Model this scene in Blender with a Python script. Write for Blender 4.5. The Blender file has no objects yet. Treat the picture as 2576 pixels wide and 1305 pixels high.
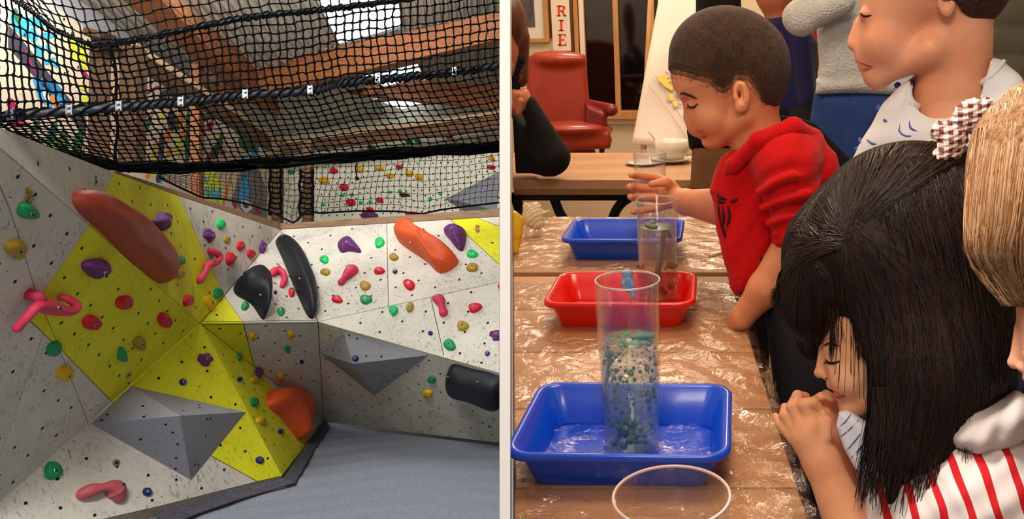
import bpy, math, random
import numpy as np
from mathutils import Vector, Matrix
random.seed(7)
sc = bpy.context.scene
COL = sc.collection
F = 2200.0
AL = math.atan(632.5 / F)
CAMP = Vector((0, 0, 1.27))
PX = 1800.0                              # principal point column (lens shift)
CX = Vector((1, 0, 0)); CF = Vector((0, math.cos(AL), -math.sin(AL))); CU = Vector((0, math.sin(AL), math.cos(AL)))   # camera axes
FWD = (CF + CX * ((1288 - PX) / F)).normalized(); UP = CU; RIGHT = FWD.cross(UP)                                      # climbing hall axes

# ---------------------------------------------------------------- camera, world, lights, exposure
cd = bpy.data.cameras.new('camera'); cd.sensor_width = 36; cd.lens = F / 2576 * 36; cd.clip_start = 0.05; cd.clip_end = 100; cd.shift_x = (1288 - PX) / 2576
cam = bpy.data.objects.new('camera', cd); COL.objects.link(cam)
cam.location = CAMP; cam.rotation_euler = (math.pi / 2 - AL, 0, 0)
sc.camera = cam
sc.cycles.transparent_max_bounces = 28
sc.view_settings.view_transform = 'Standard'; sc.view_settings.look = 'None'
sc.view_settings.gamma = 1; sc.view_settings.exposure = 0.0; sc.view_settings.use_curve_mapping = False
wd = bpy.data.worlds.new('world'); sc.world = wd; wd.use_nodes = True
wd.node_tree.nodes['Background'].inputs[0].default_value = (0.92, 0.94, 1.0, 1)
wd.node_tree.nodes['Background'].inputs[1].default_value = 0.34


def ray(px, py): return CF + CX * ((px - PX) / F) - CU * ((py - 652.5) / F)


def W(px, py, d):                       # a photograph pixel and a distance along the view axis -> world point
    r = ray(px, py)
    return CAMP + r * (d / r.dot(FWD))


def H(x, y, z):                         # climbing hall frame: right, into the hall, up
    return CAMP + RIGHT * x + FWD * y + UP * z


def area(name, loc, target, sx, sy, energy, color):
    l = bpy.data.lights.new(name, 'AREA'); l.shape = 'RECTANGLE'; l.size = sx; l.size_y = sy
    l.energy = energy; l.color = color
    o = bpy.data.objects.new(name, l); COL.objects.link(o); o.location = loc
    o.rotation_euler = (Vector(target) - Vector(loc)).to_track_quat('-Z', 'Y').to_euler()
    return o


DAY = (1.0, 0.985, 0.96); WARM = (1.0, 0.80, 0.60)
area('skylight_daylight', H(-3.6, 8.8, 3.0), H(-3.2, 9.2, -1.0), 2.4, 2.2, 165, DAY)
area('hall_key_fill', H(-2.2, 0.3, 4.2), H(-2.4, 9.0, -1.0), 2.2, 1.4, 800, DAY)  # added key light above the camera, no window there; brightens the climbing wall
g_ = area('upper_hall_fill', H(-1.3, 7.3, 2.4), H(-2.6, 13.0, 2.3), 1.8, 0.4, 48, DAY); g_.data.spread = math.radians(130)  # added fill just above the view, brightens roof, mural and far wall
area('ceiling_lamp_table', (-0.05, 1.25, 2.45), (-0.1, 1.35, 0.7), 0.9, 0.5, 22, WARM)
area('ceiling_lamp_room', (0.0, 3.4, 2.45), (-0.1, 3.6, 0.6), 1.6, 0.8, 34, WARM)
area('film_glint_light', (-0.5, 4.6, 2.3), (-0.3, 1.2, 0.7), 0.35, 0.12, 14, WARM)  # added light at the far end, makes glints on the plastic film
area('face_fill_light', (-0.05, 0.15, 2.05), (0.3, 1.1, 0.8), 0.5, 0.3, 10, WARM)  # added fill above the camera, brightens the children's faces


# ---------------------------------------------------------------- materials
def lin(c):
    return tuple((x / 255 / 12.92) if x / 255 <= 0.04045 else ((x / 255 + 0.055) / 1.055) ** 2.4 for x in c) + (1,)


MATS = {}


def mat(name, c, rough=0.6, spec=0.4, var=0.0, vs=8, bump=0.0, bs=60, metal=0.0, c2=None, vmap=None, stretch=(1, 1, 1),
        emit=0.0, trans=0.0, ior=1.45, alpha=1.0, sheen=0.0, sss=0.0, coat=0.0, bd=0.01):
    if name in MATS: return MATS[name]
    m = bpy.data.materials.new(name); m.use_nodes = True
    nt = m.node_tree; b = nt.nodes['Principled BSDF']; L = nt.links.new
    b.inputs['Base Color'].default_value = lin(c)
    b.inputs['Roughness'].default_value = rough; b.inputs['Metallic'].default_value = metal
    b.inputs['Specular IOR Level'].default_value = spec
    b.inputs['IOR'].default_value = ior
    if trans: b.inputs['Transmission Weight'].default_value = trans
    if alpha < 1: b.inputs['Alpha'].default_value = alpha
    if sheen: b.inputs['Sheen Weight'].default_value = sheen
    if coat: b.inputs['Coat Weight'].default_value = coat; b.inputs['Coat Roughness'].default_value = 0.12
    if sss:
        b.inputs['Subsurface Weight'].default_value = sss; b.inputs['Subsurface Radius'].default_value = (0.012, 0.005, 0.003)
        b.inputs['Subsurface Scale'].default_value = 1.0
    if emit: b.inputs['Emission Color'].default_value = lin(c); b.inputs['Emission Strength'].default_value = emit
    if var or bump:
        tc = nt.nodes.new('ShaderNodeTexCoord'); mp = nt.nodes.new('ShaderNodeMapping')
        mp.inputs['Scale'].default_value = stretch; L(tc.outputs['Object'], mp.inputs['Vector'])
    if var:
        n = nt.nodes.new('ShaderNodeTexNoise'); n.inputs['Scale'].default_value = vs; n.inputs['Detail'].default_value = 6
        n.inputs['Roughness'].default_value = 0.62
        L(mp.outputs[0], n.inputs['Vector'])
        r = nt.nodes.new('ShaderNodeValToRGB'); r.color_ramp.elements[0].position = 0.33; r.color_ramp.elements[1].position = 0.67
        r.color_ramp.elements[0].color = lin(c2) if c2 else tuple(v * (1 - var) for v in lin(c)[:3]) + (1,)
        r.color_ramp.elements[1].color = lin(c)
        L(n.outputs['Fac'], r.inputs[0]); L(r.outputs[0], b.inputs['Base Color'])
    if bump:
        n2 = nt.nodes.new('ShaderNodeTexNoise'); n2.inputs['Scale'].default_value = bs; n2.inputs['Detail'].default_value = 4
        L(mp.outputs[0], n2.inputs['Vector'])
        bp = nt.nodes.new('ShaderNodeBump'); bp.inputs['Strength'].default_value = bump; bp.inputs['Distance'].default_value = bd
        L(n2.outputs['Fac'], bp.inputs['Height']); L(bp.outputs[0], b.inputs['Normal'])
    MATS[name] = m
    return m


def panel_mat(name, c, dirt):           # painted plywood with scuffs and rubbed-in dirt
    m = mat(name, c, rough=0.65, spec=0.25)
    nt = m.node_tree; b = nt.nodes['Principled BSDF']; L = nt.links.new
    tc = nt.nodes.new('ShaderNodeTexCoord')

    def noise(scale, st, det, rot=(0, 0, 0)):
        mp = nt.nodes.new('ShaderNodeMapping'); mp.inputs['Scale'].default_value = st; mp.inputs['Rotation'].default_value = rot
        L(tc.outputs['Object'], mp.inputs['Vector'])
        n = nt.nodes.new('ShaderNodeTexNoise'); n.inputs['Scale'].default_value = scale; n.inputs['Detail'].default_value = det
        n.inputs['Roughness'].default_value = 0.7; L(mp.outputs[0], n.inputs['Vector']); return n

    def ramp(n, a, bb):
        r = nt.nodes.new('ShaderNodeMapRange'); r.inputs['From Min'].default_value = a; r.inputs['From Max'].default_value = bb
        L(n.outputs['Fac'], r.inputs['Value']); return r
    big = ramp(noise(1.1, (1, 1, 1), 5), 0.38, 0.72)
    scuf = ramp(noise(9, (5, 5, 0.9), 5, (0.3, 0.5, 0)), 0.54, 0.68)
    fine = ramp(noise(38, (1, 1, 1), 5), 0.52, 0.76)
    patch = ramp(noise(2.3, (1, 1, 1), 3), 0.38, 0.58)
    mu = nt.nodes.new('ShaderNodeMath'); mu.operation = 'MULTIPLY'; L(scuf.outputs[0], mu.inputs[0]); L(patch.outputs[0], mu.inputs[1])
    a1 = nt.nodes.new('ShaderNodeMath'); a1.operation = 'MULTIPLY_ADD'; L(big.outputs[0], a1.inputs[0]); a1.inputs[1].default_value = 0.34; L(mu.outputs[0], a1.inputs[2])
    a2 = nt.nodes.new('ShaderNodeMath'); a2.operation = 'MULTIPLY_ADD'; L(fine.outputs[0], a2.inputs[0]); a2.inputs[1].default_value = 0.3; L(a1.outputs[0], a2.inputs[2]); a2.use_clamp = True
    a3 = nt.nodes.new('ShaderNodeMath'); a3.operation = 'MULTIPLY'; L(a2.outputs[0], a3.inputs[0]); a3.inputs[1].default_value = dirt
    mx = nt.nodes.new('ShaderNodeMix'); mx.data_type = 'RGBA'; mx.inputs['A'].default_value = lin(c)
    mx.inputs['B'].default_value = lin(tuple(v * 0.45 for v in c)); L(a3.outputs[0], mx.inputs['Factor'])
    L(mx.outputs['Result'], b.inputs['Base Color'])
    return m


# ---------------------------------------------------------------- mesh helpers
def wl(o):
    v = Vector(o.location)
    while o.parent: o = o.parent; v = v + o.location
    return v


def tag(o, label=None, cat=None, group=None, kind=None):
    if label: o['label'] = label
    if cat: o['category'] = cat
    if group: o['group'] = group
    if kind: o['kind'] = kind
    return o


def empty(name, loc, label=None, cat=None, group=None, kind=None):
    o = bpy.data.objects.new(name, None); COL.objects.link(o); o.location = loc; o.empty_display_size = 0.05
    return tag(o, label, cat, group, kind)


class MB:
    def __init__(s): s.v = []; s.f = []; s.m = []; s.cm = 0

    def face(s, idx): s.f.append(tuple(idx)); s.m.append(s.cm)

    def add(s, vs, fs):
        o = len(s.v); s.v += [Vector(v) for v in vs]
        for f in fs: s.face([i + o for i in f])
        return s

    def tube(s, pts, r, n=6, caps=True, close=False):
        pts = [Vector(p) for p in pts]; N = len(pts)
        rs = r if isinstance(r, (list, tuple)) else [r] * N
        o = len(s.v); prev = None
        for i, p in enumerate(pts):
            if close: t = pts[(i + 1) % N] - pts[i - 1]
            else: t = pts[min(i + 1, N - 1)] - pts[max(i - 1, 0)]
            if t.length < 1e-9: t = Vector((0, 0, 1))
            t.normalize()
            if prev is None:
                a = t.orthogonal().normalized()
            else:
                a = prev - t * prev.dot(t)
                a = a.normalized() if a.length > 1e-6 else t.orthogonal().normalized()
            prev = a; b = t.cross(a)
            for k in range(n):
                an = 2 * math.pi * k / n
                s.v.append(p + (a * math.cos(an) + b * math.sin(an)) * rs[i])
        for i in range(N if close else N - 1):
            j = (i + 1) % N
            for k in range(n):
                k2 = (k + 1) % n
                s.face((o + i * n + k, o + i * n + k2, o + j * n + k2, o + j * n + k))
        if caps and not close:
            s.face([o + k for k in range(n)][::-1]); s.face([o + (N - 1) * n + k for k in range(n)])
        return s

    def slab(s, pts, n, th):            # polygon pushed back by th against its normal n
        pts = [Vector(p) for p in pts]; o = len(s.v); N = len(pts)
        s.v += pts + [p - n * th for p in pts]
        s.face(range(o, o + N)); s.face([o + N + i for i in range(N)][::-1])
        for i in range(N):
            j = (i + 1) % N; s.face((o + j, o + i, o + N + i, o + N + j))
        return s

    def box(s, c, x, y, z, hx, hy, hz):  # oriented box
        c = Vector(c); o = len(s.v)
        for a in (-1, 1):
            for b in (-1, 1):
                for d in (-1, 1): s.v.append(c + x * (a * hx) + y * (b * hy) + z * (d * hz))
        for f in ((0, 1, 3, 2), (4, 6, 7, 5), (0, 4, 5, 1), (2, 3, 7, 6), (0, 2, 6, 4), (1, 5, 7, 3)): s.face([o + i for i in f])
        return s

    def lathe(s, c, prof, n=32, ax=None, sx=1.0):   # prof: (radius, height) along axis ax
        c = Vector(c); ax = Vector(ax or (0, 0, 1)).normalized()
        a = ax.orthogonal().normalized(); b = ax.cross(a); o = len(s.v)
        for (r, h) in prof:
            for k in range(n):
                an = 2 * math.pi * k / n
                s.v.append(c + a * (math.cos(an) * r * sx) + b * (math.sin(an) * r) + ax * h)
        for i in range(len(prof) - 1):
            for k in range(n):
                k2 = (k + 1) % n
                s.face((o + i * n + k, o + i * n + k2, o + (i + 1) * n + k2, o + (i + 1) * n + k))
        if prof[0][0] > 1e-5: s.face([o + k for k in range(n)][::-1])
        if prof[-1][0] > 1e-5: s.face([o + (len(prof) - 1) * n + k for k in range(n)])
        return s

    def ball(s, c, r, n=8, sc_=(1, 1, 1)):
        c = Vector(c); prof = []; o = len(s.v); m = max(4, n // 2)
        for i in range(m + 1):
            ph = math.pi * i / m
            for k in range(n):
                an = 2 * math.pi * k / n
                s.v.append(c + Vector((math.sin(ph) * math.cos(an) * r * sc_[0], math.sin(ph) * math.sin(an) * r * sc_[1], math.cos(ph) * r * sc_[2])))
        for i in range(m):
            for k in range(n):
                k2 = (k + 1) % n
                s.face((o + i * n + k, o + i * n + k2, o + (i + 1) * n + k2, o + (i + 1) * n + k))
        return s

    def grid(s, fn, nu, nv, wrap=False):
        o = len(s.v)
        for i in range(nu + 1):
            for j in range(nv + (0 if wrap else 1)): s.v.append(Vector(fn(i / nu, j / nv)))
        w = nv if wrap else nv + 1
        for i in range(nu):
            for j in range(nv):
                j2 = (j + 1) % w if wrap else j + 1
                s.face((o + i * w + j, o + (i + 1) * w + j, o + (i + 1) * w + j2, o + i * w + j2))
        return s

    def build(s, name, m, parent=None, smooth=False, origin=None, bevel=0, weld=False, solid=0, sub=0, **kw):
        me = bpy.data.meshes.new(name)
        A = np.array([tuple(v) for v in s.v], dtype=float)
        if origin is None: org = Vector(((A[:, 0].min() + A[:, 0].max()) / 2, (A[:, 1].min() + A[:, 1].max()) / 2, A[:, 2].min()))
        else: org = Vector(origin)
        A = A - np.array(tuple(org))
        me.from_pydata(A.tolist(), [], s.f)
        for mm in (m if isinstance(m, (list, tuple)) else [m]): me.materials.append(mm)
        if isinstance(m, (list, tuple)): me.polygons.foreach_set('material_index', s.m)
        if weld:
            import bmesh
            bm = bmesh.new(); bm.from_mesh(me); bmesh.ops.remove_doubles(bm, verts=bm.verts, dist=1e-5)
            bmesh.ops.recalc_face_normals(bm, faces=bm.faces); bm.to_mesh(me); bm.free()
        if smooth: me.polygons.foreach_set('use_smooth', [True] * len(me.polygons))
        o = bpy.data.objects.new(name, me); COL.objects.link(o)
        if parent: o.parent = parent; o.location = org - wl(parent)
        else: o.location = org
        if bevel:
            b = o.modifiers.new('bevel', 'BEVEL'); b.width = bevel; b.segments = 2; b.limit_method = 'ANGLE'
        if solid:
            b = o.modifiers.new('solid', 'SOLIDIFY'); b.thickness = solid; b.offset = 0
        if sub:
            b = o.modifiers.new('sub', 'SUBSURF'); b.levels = sub; b.render_levels = sub
        return tag(o, **kw)


def polyline(pts, t):                   # point at fraction t of a piecewise linear path given by its x order
    d = [0]
    for a, b in zip(pts, pts[1:]): d.append(d[-1] + math.dist(a, b))
    x = t * d[-1]
    for i in range(len(pts) - 1):
        if x <= d[i + 1] or i == len(pts) - 2:
            u = (x - d[i]) / max(1e-9, d[i + 1] - d[i])
            return tuple(a + (b - a) * u for a, b in zip(pts[i], pts[i + 1]))


def smoothline(pts, n):                 # Catmull-Rom through control tuples
    P = [pts[0]] + list(pts) + [pts[-1]]; out = []
    segs = len(pts) - 1
    for i in range(n + 1):
        x = i / n * segs; k = min(int(x), segs - 1); t = x - k
        p0, p1, p2, p3 = P[k], P[k + 1], P[k + 2], P[k + 3]
        out.append(tuple(0.5 * ((2 * b) + (-a + c) * t + (2 * a - 5 * b + 4 * c - d) * t * t + (-a + 3 * b - 3 * c + d) * t ** 3)
                         for a, b, c, d in zip(p0, p1, p2, p3)))
    return out
# ================================================================ THE CLIMBING HALL (left of the partition)
M_white = panel_mat('painted_ply_white', (216, 209, 194), 0.8)
M_yel = panel_mat('painted_ply_yellow', (226, 222, 40), 0.6)
M_grey = panel_mat('painted_ply_grey', (150, 150, 156), 0.4)
M_dark = mat('dark_gap', (30, 26, 22), 0.9)
M_hole = mat('bolt_hole_dark', (18, 16, 15), 0.8)
M_edge = mat('ply_edge', (128, 116, 100), 0.8, var=0.5, vs=20, stretch=(1, 1, 6))
M_wood = mat('rough_timber', (120, 86, 60), 0.75, var=0.45, vs=6, stretch=(8, 8, 0.8), bump=0.2, bs=40)
M_woodl = mat('pale_timber', (196, 160, 122), 0.7, var=0.3, vs=6, stretch=(8, 8, 0.8))
M_glulam = mat('glulam_orange', (160, 98, 58), 0.6, var=0.4, vs=3, stretch=(0.7, 4, 8), bump=0.1)
M_plank = mat('capping_plank', (160, 128, 98), 0.75, var=0.4, vs=5, stretch=(1, 1, 9))
M_rope = mat('black_rope', (7, 8, 10), 0.9, spec=0.1)
M_cable = mat('sheathed_cable', (34, 37, 42), 0.45, bump=0.6, bs=70)
M_steel = mat('zinc_steel', (170, 172, 176), 0.35, metal=0.9)
M_felt = mat('grey_felt', (150, 156, 168), 0.95, spec=0.1, var=0.35, vs=55, bump=0.5, bs=90)
M_feltd = mat('dark_felt', (92, 90, 98), 0.95, spec=0.1, var=0.4, vs=30)


def plane(a, b, c):
    n = (b - a).cross(c - a).normalized()
    if n.dot(CAMP - a) < 0: n = -n
    return a, n


def hit(px, py, pl):
    r = ray(px, py)
    return CAMP + r * ((pl[0] - CAMP).dot(pl[1]) / r.dot(pl[1]))


FLZ = -1.99                              # hall floor, below the eye


def flo(px, py):
    r = ray(px, py); return CAMP + r * (FLZ / r.dot(UP))


V = W(504, 813, 8.5); K = flo(814, 1063); C = W(706, 577, 10.6); J = W(800, 809, 9.35)
Bc = flo(709, 1197); Mc = flo(406, 1277); BR = flo(1280, 1116); R_ = W(-60, 320, 4.97); TR = W(1280, 544, 9.7)
T_ = W(447, 491, 8.3)
PL = {}
PL['F1a'] = plane(R_, V, T_); PL['F1b'] = plane(T_, V, C)
PL['F3a'] = plane(V, Bc, Mc); PL['F3b'] = plane(V, Bc, K)
L_ = hit(-60, 1314, PL['F3a']); PL['F2'] = plane(R_, V, L_)
PL['F4'] = plane(V, J, C); PL['F5'] = plane(V, J, K); PL['F6'] = plane(C, J, TR)
PL['F8'] = plane(J, K, BR); PL['F7'] = plane(J, hit(1280, 703, PL['F6']), hit(1280, 944, PL['F8']))

wl_ = empty('wall_left', flo(406, 1277), kind='structure')
wr_ = empty('wall_right', flo(1000, 1090), kind='structure')
panels = [
 ('F1a', 0, M_white, [(-60, 296), (288, 433), (226, 567), (-60, 320)]),
 ('F1a', 0, M_yel, [(288, 433), (447, 491), (504, 813), (226, 567)]),
 ('F1b', 0, M_yel, [(447, 491), (564, 744), (504, 813)]),
 ('F1b', 0, M_white, [(447, 491), (706, 577), (564, 744)]),
 ('F2', 0, M_white, [(-60, 320), (226, 567), (96, 752), (26, 528), (-60, 330)]),
 ('F2', 0, M_white, [(-60, 330), (26, 528), (96, 752), (66, 797), (110, 838), (-60, 1314)]),
 ('F2', 0, M_white, [(110, 838), (150, 876), (222, 1064), (-60, 1314)]),
 ('F2', 0, M_white, [(150, 876), (282, 1010), (222, 1064)]),
 ('F2', 0, M_yel, [(226, 567), (504, 813), (282, 1010), (150, 876), (96, 752)]),
 ('F2', 0, M_yel, [(96, 752), (150, 876), (66, 797)]),
 ('F3a', 0, M_yel, [(504, 813), (709, 1197), (648, 1211), (538, 1150), (282, 1010)]),
 ('F3a', 0, M_white, [(-60, 1314), (282, 1010), (538, 1150), (648, 1211), (406, 1272), (180, 1324)]),
 ('F3b', 0, M_yel, [(504, 813), (659, 937), (778, 1108), (709, 1197)]),
 ('F3b', 0, M_white, [(659, 937), (814, 1061), (778, 1108)]),
 ('F4', 0, M_yel, [(504, 813), (564, 744), (612, 811.5)]),
 ('F4', 0, M_white, [(564, 744), (706, 577), (800, 809), (612, 811.5)]),
 ('F5', 0, M_yel, [(504, 813), (612, 811.5), (639, 921)]),
 ('F5', 0, M_white, [(612, 811.5), (800, 809), (814, 1061), (639, 921)]),
 ('F6', 1, M_white, [(706, 577), (973, 561.5), (977, 770), (800, 809)]),
 ('F6', 1, M_white, [(973, 561.5), (1133, 552), (1284, 691), (1284, 703), (977, 770)]),
 ('F6', 1, M_yel, [(1133, 552), (1201, 548), (1284, 580), (1284, 691)]),
 ('F6', 1, M_white, [(1201, 548), (1284, 543), (1284, 580)]),
 ('F7', 1, M_white, [(800, 809), (1083, 747), (1118, 900)]),
 ('F7', 1, M_white, [(1083, 747), (1284, 703), (1284, 945), (1118, 900)]),
 ('F8', 1, M_white, [(800, 809), (1284, 945), (1284, 1117), (814, 1061)]),
]


def shrink(pts, n, e):
    N = len(pts); out = []
    ccw = sum(((pts[i].cross(pts[(i + 1) % N])).dot(n)) for i in range(N)) > 0
    for i in range(N):
        p, a, b = pts[i], pts[i - 1], pts[(i + 1) % N]
        d1 = (p - a).normalized(); d2 = (b - p).normalized()
        n1 = n.cross(d1); n2 = n.cross(d2)
        if not ccw: n1 = -n1; n2 = -n2
        bis = n1 + n2
        bis = bis.normalized() if bis.length > 1e-6 else n1
        out.append(p + bis * (e / max(0.35, bis.dot(n1))))
    return out


def inpoly(x, y, poly):
    c = False
    for i in range(len(poly)):
        x1, y1 = poly[i]; x2, y2 = poly[i - 1]
        if (y1 > y) != (y2 > y) and x < (x2 - x1) * (y - y1) / (y2 - y1) + x1: c = not c
    return c


def edist(x, y, poly):
    m = 1e9
    for i in range(len(poly)):
        a = Vector(poly[i]); b = Vector(poly[i - 1]); p = Vector((x, y)); ab = b - a
        t = max(0, min(1, (p - a).dot(ab) / max(1e-9, ab.dot(ab)))); m = min(m, (p - a - ab * t).length)
    return m


holes = {0: MB(), 1: MB()}


def disc(mb, c, n, r, k=8, lift=0.0015):
    a = n.orthogonal().normalized(); b = n.cross(a)
    mb.add([c + n * lift + a * (math.cos(6.2832 * i / k) * r) + b * (math.sin(6.2832 * i / k) * r) for i in range(k)], [tuple(range(k))])


rnd = random.Random(3)
back = {0: MB(), 1: MB()}
for fa, side, m, pts in panels:
    pl = PL[fa]; P3 = [hit(x, y, pl) for x, y in pts]
    if fa == 'F2' and len(pts) >= 0: pass
    q = shrink(P3, pl[1], 0.0035)
    s_ = MB().slab(q, pl[1], 0.018)
    s_.build('panel', m, wl_ if side == 0 else wr_)
    back[side].add([p - pl[1] * 0.02 for p in P3], [tuple(range(len(P3)))])
    # bolt holes on a 0.2 m grid of the facet
    a0 = pl[0]; u = (FWD.cross(pl[1])); u = UP.cross(pl[1]).normalized(); v = pl[1].cross(u)
    us = [(p - a0).dot(u) for p in P3]; vs_ = [(p - a0).dot(v) for p in P3]; uv = list(zip(us, vs_))
    g = 0.215
    for i in range(int(min(us) / g) - 1, int(max(us) / g) + 2):
        for j in range(int(min(vs_) / g) - 1, int(max(vs_) / g) + 2):
            x = i * g + rnd.uniform(-.012, .012); y = (j + 0.5 * (i % 2)) * g + rnd.uniform(-.012, .012)
            if inpoly(x, y, uv) and edist(x, y, uv) > 0.04 and rnd.random() < 0.93:
                disc(holes[side], a0 + u * x + v * y, pl[1], 0.0125, 10)
    for _ in range(int(abs(max(us) - min(us)) * abs(max(vs_) - min(vs_)) * 16)):
        x = rnd.uniform(min(us), max(us)); y = rnd.uniform(min(vs_), max(vs_))
        if inpoly(x, y, uv) and edist(x, y, uv) > 0.02: disc(holes[side], a0 + u * x + v * y, pl[1], rnd.uniform(.003, .006), 5)
for s in (0, 1):
    back[s].build('backing_board', M_dark, wl_ if s == 0 else wr_)
    holes[s].build('bolt_holes', M_hole, wl_ if s == 0 else wr_, kind='stuff')
seam = MB()
for p, q_ in ((V, J), (V, K), (J, K), (C, J), (V, C), (R_, V), (V, L_), (V, Bc), (T_, V), (J, hit(1284, 703, PL['F6'])), (J, hit(1284, 945, PL['F8'])), (T_, C), (C, TR)):
    off = (p + q_) / 2 - CAMP; off.normalize(); seam.tube([p + off * .055, q_ + off * .055], .012, 5)
seam.build('seam_light_block', M_dark, wl_)  # added hidden tubes that stop light leaking through the panel joints
# plywood edge under the lower slab
e_ = MB(); pts = [(180, 1324), (406, 1272), (709, 1197), (814, 1061)]; top = [hit(x, y, PL['F3a' if i < 3 else 'F3b']) for i, (x, y) in enumerate(pts)]
for a, b, dn in zip(top, top[1:], (0, 0, 1)):
    n = (b - a).cross(UP).normalized()
    if n.dot(CAMP - a) < 0: n = -n
    e_.slab([a, b, b - UP * 0.085, a - UP * 0.085], n, 0.02)
e_.build('kick_board', M_edge, wl_)

# capping planks along the top of both walls
cl = empty('trim_1', hit(400, 475, PL['F1a']), kind='structure')
def cap(p0, p1, w0, w1, par):
    up0 = W(p0[0], p0[1] - w0, (p0[2])); up1 = W(p1[0], p1[1] - w1, p1[2])
    a = W(*p0); b = W(*p1)
    n = (b - a).cross(UP).normalized()
    if n.dot(CAMP - a) < 0: n = -n
    MB().slab([a, b, up1, up0], n, 0.30).build('plank', M_plank, par, bevel=0.004)
def dep(p): return (p - CAMP).dot(FWD)
cap((288, 433, dep(hit(288, 433, PL['F1a']))), (447, 491, dep(T_)), 5, 12, cl)
cap((447, 491, dep(T_)), (706, 577, dep(C)), 12, 16, cl)
cap((706, 577, dep(C)), (1284, 543, dep(TR)), 14, 20, cl)

# ---- floor mat
fl = empty('floor', flo(1000, 1200), kind='structure')
mb = MB()
def fg(u, v):
    xl, xr = -4.6, -0.012
    y = 3.6 + v * (12.5 - 3.6); x = xl + (xr - xl) * u
    z = FLZ - 0.05 + 0.014 * math.sin(y * 3.1 + x * 1.3) * math.sin(x * 2.2 - y) + 0.006 * math.sin(y * 14 + 3 * math.sin(x * 1.9)) * math.sin(x * 1.4 + 1)
    return H(x, y, z)
mb.grid(fg, 60, 140); mb.build('crash_mat', M_felt, fl, smooth=True)
MB().slab([H(-8, 0, FLZ - .2), H(-.012, 0, FLZ - .2), H(-.012, 14, FLZ - .2), H(-8, 14, FLZ - .2)], UP, 0.1).build('slab', M_feltd, fl)
# folded dark skirt between slab edge and mat
sk = MB(); up_ = [(380, 1292), (480, 1272), (560, 1246), (712, 1212), (760, 1140), (816, 1062)]; lo_ = [(420, 1318), (500, 1284), (600, 1250), (742, 1209), (792, 1122), (830, 1066)]
N = len(up_); sk.add([flo(x, y) + UP * 0.03 for x, y in up_] + [flo(x, y) + UP * -.02 for x, y in lo_], [(i, i + 1, N + i + 1, N + i) for i in range(N - 1)])
sk.build('mat_skirt', M_feltd, fl, solid=0.008)

# ---- holds
HC = {'green': (26, 150, 84), 'greenb': (20, 196, 100), 'red': (214, 22, 48), 'yellow': (232, 178, 18), 'ochre': (176, 140, 40),
      'purple': (104, 44, 110), 'pink': (222, 62, 92), 'blue': (18, 38, 110), 'orange': (226, 88, 38), 'brick': (168, 66, 42), 'black': (24, 27, 34),
      'rose': (200, 92, 96)}
def hmat(c, bump=0.15): return mat('hold_' + c, HC[c], 0.5, spec=0.35, var=0.18, vs=14, bump=.9 if c == 'purple' else bump, bs=26 if c == 'purple' else 130, bd=.03 if c == 'purple' else .01)


def outline(cx, cy, w, h, rot, seed, kind):
    r = random.Random(seed * 31 + 5); out = []; n = 22
    a = [(r.uniform(.02, .09), r.uniform(0, 6.28), k) for k in (2, 3)] if kind != 'spiky' else [(r.uniform(.06, .13), r.uniform(0, 6.28), k) for k in (3, 4, 5, 7)]
    if kind == 'ball': a = []
    ph = r.uniform(0, 6.28); e = 0 if kind == 'ball' else 0.16
    for i in range(n):
        t = 6.28319 * i / n
        q = 1 + e * math.cos(t - ph) + sum(A * math.cos(k * t + p) for A, p, k in a)
        x = math.cos(t) * w / 2 * q; y = math.sin(t) * h / 2 * q
        c, s = math.cos(rot), math.sin(rot)
        out.append((cx + x * c - y * s, cy + x * s + y * c))
    return out


def dome(name, ol, fa, hgt, m, label, peak=None, group=None, lump=0.0, bolts=1, bulge=0.5, flat=False, ridge=0.0):
    pl = PL[fa] if isinstance(fa, str) else fa; n = pl[1]
    base = [hit(x, y, pl) for x, y in ol]; N = len(base)
    c = sum(base, Vector()) / N
    pk = hit(peak[0], peak[1], pl) if peak else c
    mb = MB(); rings = [(1, -.01), (.985, .30), (.94, .52), (.84, .74), (.68, .90), (.48, .98), (.26, 1.0)] if not flat else [(1, 0), (.97, .8), (.9, 1), (.5, 1.0)]
    r = random.Random(int(ol[0][0] * 7 + ol[0][1])); ph = [r.uniform(0, 6) for _ in range(4)]
    for t, hh in rings:
        for i, b in enumerate(base):
            q = pk * (1 - t) * 0.9 + c * (1 - t) * 0.1 + b * t
            an = 6.283 * i / N
            z = hgt * hh * (1 + lump * math.sin(3 * an + 5 * t + ph[0]) * t + lump * 0.6 * math.sin(5 * an - 7 * t + ph[1]) * t)
            if ridge: z *= 1 - ridge * (0.5 + 0.5 * math.cos(4 * an + 9 * t)) * t
            mb.v.append(q + n * z)
    R = len(rings)
    for k in range(R - 1):
        for i in range(N):
            j = (i + 1) % N; mb.face((k * N + i, k * N + j, (k + 1) * N + j, (k + 1) * N + i))
    mb.v.append(pk * .9 + c * .1 + n * hgt * (0.97)); ci = len(mb.v) - 1
    for i in range(N): mb.face(((R - 1) * N + i, (R - 1) * N + (i + 1) % N, ci))
    o = mb.build(name, m, smooth=True, weld=True, sub=1 if hgt > .07 or ridge else 0, origin=c, label=label, cat='climbing hold', group=group)
    if bolts:
        for k in range(bolts):
            bp = (pk * .9 + c * .1 + n * hgt * 0.98) if bolts == 1 else (c + (base[int(k * N / bolts)] - c) * 0.86 + n * hgt * 0.62)
            sz = 0.016 if bolts == 1 else 0.014
            bb = MB(); bb.lathe(bp - n * .004, [(sz, 0), (sz, .007), (sz * .8, .009), (sz * .5, .009)], 10, ax=n); bb.cm = 1; disc(bb, bp, n, sz * .55, 6, .0058)
            bb.build('bolt', [M_steel, M_hole], o)
    return o


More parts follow.
